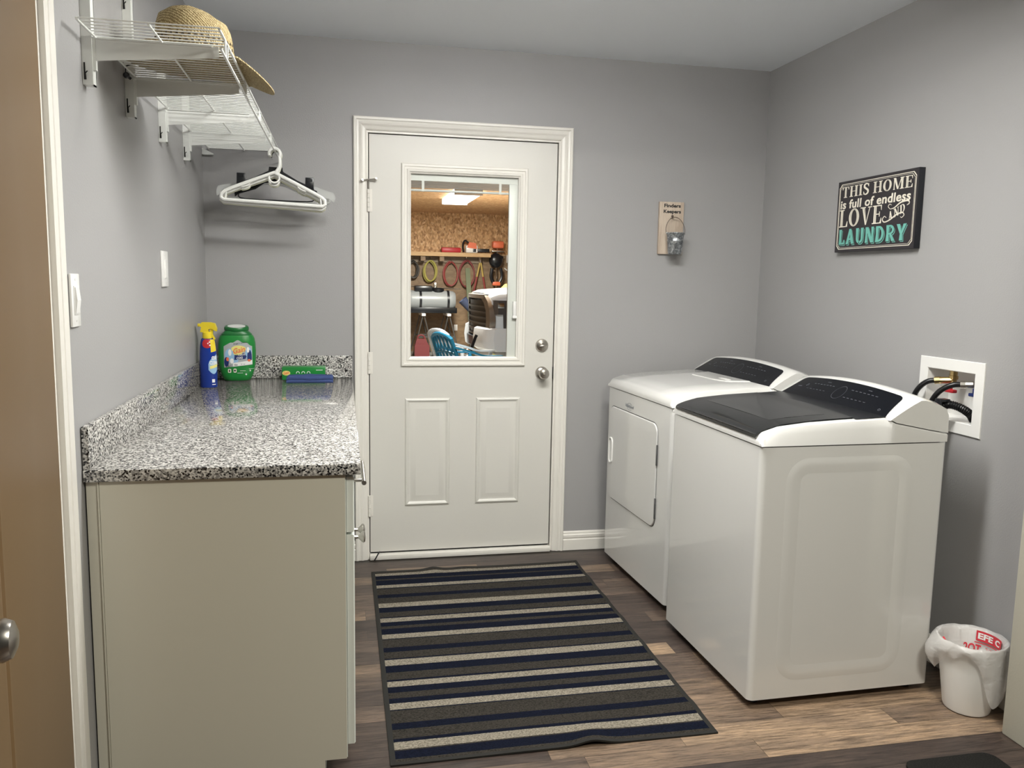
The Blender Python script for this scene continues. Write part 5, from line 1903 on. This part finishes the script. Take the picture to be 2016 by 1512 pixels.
# string trimmer head hanging at the right
c = gw(980, 482, .15)
tr = thing('string_trimmer', 'trimmer with orange engine hanging in front of the garage wall', 'trimmer', (0, 0, 0))
MB().box(c.x - .11, c.x + .11, c.y - .1, c.y + .1, c.z - .07, c.z + .07, bev=.03).build('engine', M_orange, tr)
MB().tube([c, gw(977, 530, .15), gw(977, 572, .15)], .016, 8).box(c.x - .13, c.x + .13, c.y - .05, c.y + .05, c.z - .15, c.z - .10, bev=.02).build('shaft', M_chrome, tr)
e = gw(976, 513, .16)
MB().sphere(e, .14, (1, .6, 1.05), 14, 9).tube([gw(966, 508, .16), gw(976, 500, .16), gw(990, 508, .16)], .03, 8).build('guard', M_black, tr)
MB().tube(smooth_path([gw(969, 528, .2), gw(967, 545, .2), gw(973, 560, .2)], 5), .035, 8).tube(smooth_path([gw(986, 528, .2), gw(988, 545, .2), gw(981, 560, .2)], 5), .03, 8).build('harness', M_black, tr)
q = gw(977, 558, .2)
MB().box(q.x - .08, q.x + .08, q.y - .04, q.y + .04, q.z - .045, q.z + .035, bev=.02).build('cutter', M_orange, tr)
e = gw(1001, 510, .02)
tag(MB().box(e.x - .04, e.x + .04, GY - .06, GY - .001, e.z - .08, e.z + .08, bev=.01).build('junction_box', M_white), 'white electrical box on the garage wall at the right edge of the glass', 'electrical box')
tag(MB().tube(smooth_path([gw(1001, 519, .04), gw(1003, 531, .04), gw(998, 532, .05), gw(993, 528, .05)], 6), .012, 6).build('power_cord', M_white), 'white cord below the electrical box on the garage wall', 'cord')
e = gw(897, 645, .01)
tag(MB().box(e.x - .037, e.x + .037, GY - .012, GY - .0005, e.z - .06, e.z + .06, bev=.003).build('wall_outlet', M_white), 'white outlet low on the garage wall right of the tank stand', 'outlet')

# sprayer tank on its stand
zc, rr = gw(850, 591, .6).z, 19 * PX * .96
xl, xr = gw(800, 591, .6).x, gw(896, 591, .6).x
tk = thing('sprayer_tank', 'white horizontal sprayer tank with black straps in the garage', 'tank', (0, 0, 0))
yt = GY - .6
M_tank = mat('tank_plastic', (0.27, 0.29, 0.30), .35)
MB().lathe([(.02, xl), (rr * .8, xl + .005), (rr * .97, xl + .05), (rr, xl + .10), (rr, xr - .10), (rr * .97, xr - .05), (rr * .8, xr - .005), (.02, xr)], (0, yt, zc), 28, 'x').build('tank_body', M_tank, tk)
for p in (827, 881):
    q = gw(p, 591, .6).x
    MB().lathe([(rr + .001, q - .022), (rr + .008, q - .022), (rr + .008, q + .022), (rr + .001, q + .022)], (0, yt, zc), 28, 'x', cap=False).build('strap', M_black, tk)
MB().lathe([(.12, zc + rr - .03), (.12, zc + rr + .03), (.10, zc + rr + .05), (.001, zc + rr + .05)], (gw(862, 590, .6).x, yt, 0), 18).build('filler_cap', M_black, tk)
MB().box(gw(815, 590, .6).x, gw(851, 590, .6).x, yt - .12, yt + .1, zc + rr - .02, zc + rr + .09, bev=.03).build('pump', M_black, tk)
MB().tube([gw(806, 563, .5), gw(907, 569, .5)], .012, 6).box(gw(857, 560, .5).x - .03, gw(857, 560, .5).x + .03, yt + .05, yt + .12, zc + rr + .05, zc + rr + .15, bev=.01).build('spray_boom', M_nickel, tk)
MB().box(xl, xr + .02, yt - rr * .8, yt + rr * .8, zc - rr - .055, zc - rr + .05, bev=.01).build('cradle', M_black, tk)
for px_ in (831, 880):
    x0 = gw(px_, 618, .6).x
    zt2 = zc - rr - .058
    s_ = thing('sawhorse', ('left' if px_ < 850 else 'right') + ' dark folding stand with splayed legs under the sprayer tank', 'sawhorse', (x0, yt, 0), group='stands under the sprayer tank')
    MB().box(-.035, .035, -.34, .34, zt2 - .045, zt2).build('top_beam', M_white, s_, False)
    for sx_ in (-1, 1):
        for sy in (-1, 1):
            MB().bar((sx_ * .02, sy * .3, zt2 - .06), (sx_ * .20, sy * .36, .002), .02, .02).build('leg', mat('stand_steel', (.09, .085, .08), .5, .5), s_, False)
    MB().bar((-.12, -.33, .35), (.12, -.33, .35), .02, .03).bar((-.12, .33, .35), (.12, .33, .35), .02, .03).build('brace', mat('stand_steel', (.09, .085, .08), .5, .5), s_, False)
q = gw(828, 675, .9)
gc = thing('gas_can', 'red fuel can on the garage floor below the tank', 'fuel can', (q.x, GY - 1.16, 0))
MB().prism(rrect(-.14, .13, .002, .23, .03, 4), lambda a, b, d: (a, d, b), -.11, .11).prism([(-.13, .22), (.12, .22), (.06, .33), (-.10, .33)], lambda a, b, d: (a, d, b), -.08, .08).build('can_body', mat('faded_red_plastic', (.14, .026, .028), .5), gc, False)
MB().tube(smooth_path([(-.08, 0, .32), (-.06, 0, .385), (.02, 0, .39), (.06, 0, .32)], 4), .016, 7).build('handle', mat('faded_red_plastic', (.14, .026, .028), .5), gc)
q = gw(853, 682, .9)
tag(MB().lathe([(.085, .001), (.11, .17), (.115, .17), (.115, .18), (.105, .18), (.085, .01), (.001, .01)], (q.x + .05, GY - 1.16, 0), 24).build('bucket', M_black), 'black bucket on the garage floor right of the fuel can', 'bucket')

# leaning green post and blue-grey scoop
a0, b0 = gw(922, 528, 1.0), gw(924, 600, 1.0)
tag(MB().bar((a0.x, GY - .9, a0.z), (a0.x + .05, GY - 1.3, .001), .085, .035, (0, 1, 0)).build('green_post', mat('olive_paint', (.050, .062, .020), .6)), 'olive green upright board standing before the red hose coils', 'board')
q = gw(918, 600, 1.9)
sv = thing('scoop', 'dark blue curved scoop propped beside the green board in the garage', 'scoop', (q.x, GY - 1.9, 0))
rings = []
for k in range(7):
    t = k / 6
    w = .085 - .03 * t
    c_ = Vector((-.07 + .16 * t, -.02, q.z + .09 - .19 * t))
    rings.append([c_ + Vector((w * .75 * math.cos(an), -w * math.sin(an), w * .65 * math.cos(an))) for an in [2 * PI * j / 14 for j in range(14)]])
MB().loft(rings, True, False).build('blade', mat('blue_steel', (.035, .045, .085), .4, .3), sv)
MB().tube([(.08, 0, q.z - .09), (.10, .02, .002)], .018, 8).build('handle', mat('stand_steel', (.09, .085, .08), .5, .5), sv)

# pickup truck facing left
ty0 = 7.4
tc = at(974, 640, ty0)
tk_ = thing('pickup_truck', 'white pickup truck nose with dark grille parked in the garage', 'truck', (tc.x, ty0, 0))
M_body = mat('white_car_paint', (0.78, 0.80, 0.82), .2, coat=.8)
M_tyre = mat('tyre_rubber', (.015, .015, .015), .8)
TW = 2.0
# body: cross-sections along the length
secs = [(0.00, .62, 1.19, .10), (0.10, .57, 1.23, .05), (0.35, .52, 1.26, .02), (0.60, .52, 1.275, 0), (0.64, .86, 1.28, 0), (1.46, .86, 1.31, 0), (1.50, .50, 1.315, 0), (3.98, .50, 1.32, 0), (4.0, .86, 1.32, 0), (4.8, .86, 1.32, 0), (4.84, .55, 1.32, 0), (5.5, .55, 1.32, 0)]
rings = []
for x, zb, zt_, ins in secs:
    rr_ = .09
    rings.append([Vector((x + (0.13 * (1 - ((y - TW / 2) / (TW / 2)) ** 2) * (-1 if x < .3 else 0)), y, z)) for y, z in
                  [(ins, zb), (ins - .0, (zb + zt_) / 2), (ins + .01, zt_ - rr_), (ins + .06, zt_ - .02), (.35, zt_ + .035), (TW / 2, zt_ + .045), (TW - .35, zt_ + .035), (TW - ins - .06, zt_ - .02), (TW - ins - .01, zt_ - rr_), (TW - ins, (zb + zt_) / 2), (TW - ins, zb)]])
MB().loft(rings).build('body', M_body, tk_, ang=.6)
# cab
rings = []
for x, z, ins in ((1.45, 1.30, .06), (2.15, 1.88, .22), (3.2, 1.92, .22), (3.55, 1.32, .06)):
    rings.append([Vector((x, ins, z)), Vector((x, TW - ins, z))])
MB().loft([[Vector((1.45, .05, 1.28)), Vector((2.15, .2, 1.86)), Vector((2.3, .22, 1.92)), Vector((3.2, .22, 1.92)), Vector((3.5, .05, 1.28))],
           [Vector((1.45, TW - .05, 1.28)), Vector((2.15, TW - .2, 1.86)), Vector((2.3, TW - .22, 1.92)), Vector((3.2, TW - .22, 1.92)), Vector((3.5, TW - .05, 1.28))]]).build('cab', M_body, tk_, False)
MB().loft([[Vector((1.75, .10, 1.33)), Vector((2.18, .19, 1.80)), Vector((3.15, .19, 1.84)), Vector((3.38, .10, 1.33))]] + [[Vector((1.75, .09, 1.33)), Vector((2.18, .18, 1.80)), Vector((3.15, .18, 1.84)), Vector((3.38, .09, 1.33))]]).build('side_window', mat('car_glass', (.02, .025, .03), .05), tk_, False)


def frontx(y, o=0.0):
    return -.13 * (1 - ((y - TW / 2) / (TW / 2)) ** 2) - o


M_chrome_osb = mat('chrome_osb_tint', (0.40, 0.36, 0.32), .28, .9)  # chrome; brown reflection of the chipboard put into its colour
mb = MB()
ys = [.16 + (TW - .17) * k / 14 for k in range(15)]
mb.loft([[Vector((frontx(y, .02), y, z)) for y in ys] for z in (.50, .80, 1.12)], False, False)
gr = mb.build('grille', mat('grille_black', (.012, .011, .011), .4), tk_)
for k in range(6):
    z = .62 + .082 * k
    mb = MB().loft([[Vector((frontx(y, .05 if dz in (1, 2) else .018), y, z + (.014 if dz > 1 else -.014))) for y in ys] for dz in (0, 1, 2, 3)], False, False)
    mb.build('grille_bar', mat('grille_bar_grey', (.05, .045, .04), .35, .4), gr)
mb = MB()
for yy in (0.0, TW):
    s = 1 if yy == 0 else -1
    inner = [(.40, 1.16), (.26, 1.09), (.18, .98), (.16, .84), (.18, .71), (.27, .60), (.40, .52)]
    outer = [(.26, 1.20), (.13, 1.11), (.06, .98), (.04, .84), (.06, .70), (.14, .58), (.26, .50)]
    rings = []
    for o_, dd in ((inner, .01), (inner, .06), (outer, .055), (outer, -.03)):
        rings.append([Vector((frontx(y, dd), yy + s * y, z)) for y, z in o_])
    mb.loft(rings, False, False)
mb.loft([[Vector((frontx(y, o_), y, z)) for y in [.26 + (TW - .52) * k / 14 for k in range(15)]] for o_, z in ((-.02, 1.215), (.055, 1.205), (.06, 1.15), (.01, 1.14))], False, False)
mb.build('grille_surround', M_chrome_osb, tk_, ang=.6)
# headlights wrapping the corner
for yy in (0.0, TW):
    s = 1 if yy == 0 else -1
    P = [(-.03, .20), (-.005, .06), (.05, -.004), (.20, -.012), (.36, -.012)]
    mb = MB().loft([[Vector((x, yy + s * y, z)) for x, y in P] for z in (.93, 1.00, 1.13)], False, False)
    hl = mb.build('headlight', mat('lamp_dark', (.06, .06, .065), .12, coat=.6), tk_, False)
    mb = MB().box(.04, .13, yy + s * (-.018) - .004, yy + s * (-.018) + .004, 1.02, 1.09, bev=.002).box(.17, .26, yy - s * .02 - .004, yy - s * .02 + .004, 1.02, 1.09, bev=.002)
    mb.build('lamp_unit', M_chrome, hl)
    MB().bar((.14, yy - s * .014, .95), (.15, yy - s * .014, .72), .05, .012, (0, 1, 0)).build('lower_lamp', mat('lamp_dark', (.06, .06, .065), .12), hl, False)
# bumper: body-coloured corners and a dark middle
for nm, m_, spans_ in (('valance', M_black, [(.50, TW - .50)]), ('bumper_corner', M_body, [(-.035, .56)]), ('bumper_corner', M_body, [(TW - .56, TW + .035)])):
    y0_, y1_ = spans_[0]
    zt_ = .735 if nm == 'bumper_corner' else .60
    rings = []
    for k in range(9):
        y = y0_ + (y1_ - y0_) * k / 8
        fx = frontx(max(0, min(TW, y)), .10 if nm == 'bumper_corner' else .06)
        edge = .10 * max(0, 1 - min(abs(y + .035), abs(TW + .035 - y)) / .14) ** 2
        rings.append([Vector((fx + edge + dx, y, z)) for dx, z in ((.05, .40), (0, .44), (-.02, .58), (0, zt_ - .02), (.04, zt_), (.55, zt_), (.55, .40))])
    MB().loft(rings).build(nm, m_, tk_, ang=.5)
MB().box(.25, 5.2, .30, TW - .30, .24, .60, bev=.03).build('underbody', M_black, tk_)
for x in (1.05, 4.4):
    for y in (.02, TW - .02):
        w_ = MB().lathe([(.20, -.11), (.37, -.10), (.40, -.06), (.40, .06), (.37, .10), (.20, .11)], (x, y + (.11 if y < 1 else -.11), .402), 28, 'y').build('wheel', M_tyre, tk_)
        MB().lathe([(.001, -.10), (.19, -.095), (.205, -.10), (.205, .10), (.001, .10)], (x, y + (.11 if y < 1 else -.11), .402), 20, 'y').build('rim', M_nickel, w_)

# dark machine with bright fittings and a crate in front of the truck
q = at(922, 690, 7.0)
en = thing('small_engine', 'dark machine with chrome fittings on the garage floor before the truck grille', 'machine', (q.x - .05, 7.0, 0))
MB().box(-.20, .14, -.2, .2, .002, .22, bev=.03).prism([(-.25, .20), (.10, .20), (.06, .34), (-.06, .38)], lambda a, b, d: (a, d, b), -.15, .15).build('housing', M_black, en, False)
MB().sphere((.02, -.1, .42), .06, (1, 1, 1.1), 12, 8).tube([(.02, -.1, .38), (-.06, -.15, .30), (.08, -.16, .26)], .018, 7).box(-.02, .08, -.215, -.19, .10, .13, bev=.004).build('chrome_fitting', M_chrome, en)
MB().tube([(.05, 0, .36), (.16, .1, .62), (.18, .1, .66)], .022, 7).build('lever', M_black, en)
q = at(929, 698, 6.55)
cr = thing('crate', 'low dark crate with white rim behind the blue chair in the garage', 'crate', (q.x + .05, 6.55, 0))
MB().box(-.19, .15, -.15, .15, .001, .17).build('box_body', mat('dark_brown_card', (.07, .05, .04), .7), cr, False)
MB().box(-.20, .16, -.16, .16, .17, .182).build('rim', M_white, cr, False)
q = at(995, 560, 9.8)
tag(MB().lathe([(.001, .001), (.30, .001), (.34, .6), (.26, 1.22), (.12, 1.36), (.001, 1.38)], (q.x + .12, 9.85, 0), 18).build('netting_bundle', mat('yellow_netting', (.42, .38, .10), .7, bump=(60, 1, .03))),
    'bundle of yellow netting behind the truck hood in the garage', 'netting')


# plastic armchairs
def arm_chair(label, m, mseat, loc, rz, s=1.0):
    t = thing('plastic_armchair', label, 'chair', loc, rz, group='plastic garden chairs in the garage')
    # local: faces +x; back at x=0; width along y
    MB().loft([[Vector((x, y, .40 - .03 * math.sin(PI * (x + .0) / .46) + z)) for y in (-.23, -.12, 0, .12, .23)] for x, z in ((0.0, -.02), (.12, 0), (.3, .0), (.44, .01), (.47, -.02))], False, False).build('seat', mseat, t)

    def bk_(u, v):
        a = (u - .5) * 1.5
        return Vector((.02 - .14 * v + .10 * (1 - math.cos(a)), .31 * math.sin(a) * (1 - .08 * v), .40 + .43 * v - .05 * (abs(u - .5) * 2) ** 2 * v))
    mb = MB()
    rim = [bk_(0.0, v / 6) for v in range(7)] + [bk_(u / 12, 1.0) for u in range(1, 13)] + [bk_(1, v / 6) for v in range(5, -1, -1)]
    mb.tube(rim, .022, 8)
    mb.tube([bk_(u / 12, .0) for u in range(13)], .018, 7)
    mb.tube([bk_(u / 12, .55) for u in range(13)], .012, 6)
    for k in range(7):
        u0 = k / 6
        for sgn in (-1, 1):
            u1 = u0 + sgn * .30
            if -0.01 <= u1 <= 1.01:
                mb.tube([bk_(u0 + (u1 - u0) * q_ / 4, .02 + .52 * q_ / 4) for q_ in range(5)], .0095, 5)
            u1 = u0 + sgn * .16
            if -0.01 <= u1 <= 1.01:
                mb.tube([bk_(u0 + (u1 - u0) * q_ / 4, .55 + .44 * q_ / 4) for q_ in range(5)], .0095, 5)
    mb.build('lattice_back', m, t)
    for sd in (-1, 1):
        P = smooth_path([bk_(.5 + sd * .5, .80), (.10, sd * .285, .655), (.25, sd * .30, .61), (.42, sd * .30, .600), (.50, sd * .28, .595)], 5)
        mb = MB().loft([[p + Vector((0, -.028, 0)), p + Vector((0, .028, .0)), p + Vector((0, .028, -.02)), p + Vector((0, -.028, -.02))] for p in P])
        mb.build('armrest', m, t)
        MB().tube([(.45, sd * .285, .59), (.44, sd * .26, .40), (.49, sd * .29, .002)], [.022, .026, .02], 7).build('leg', m, t)
        MB().tube([(.02, sd * .24, .40), (-.04, sd * .27, .002)], [.026, .02], 7).build('leg', m, t)
    return t


M_cblue = mat('turquoise_plastic', (0.03, 0.27, 0.42), .35)
M_cblue2 = mat('light_blue_plastic', (0.12, 0.44, 0.66), .35)
q = at(884, 700, 4.75)
arm_chair('blue plastic lattice-back armchair in the garage behind the door glass', M_cblue, M_cblue2, (q.x, 4.75, 0), math.radians(24))
q = at(884, 700, 5.42)
arm_chair('white plastic armchair peeking out behind the blue one', M_white, M_white, (q.x - .05, 5.42, 0), math.radians(27))

bpy.context.view_layer.update()
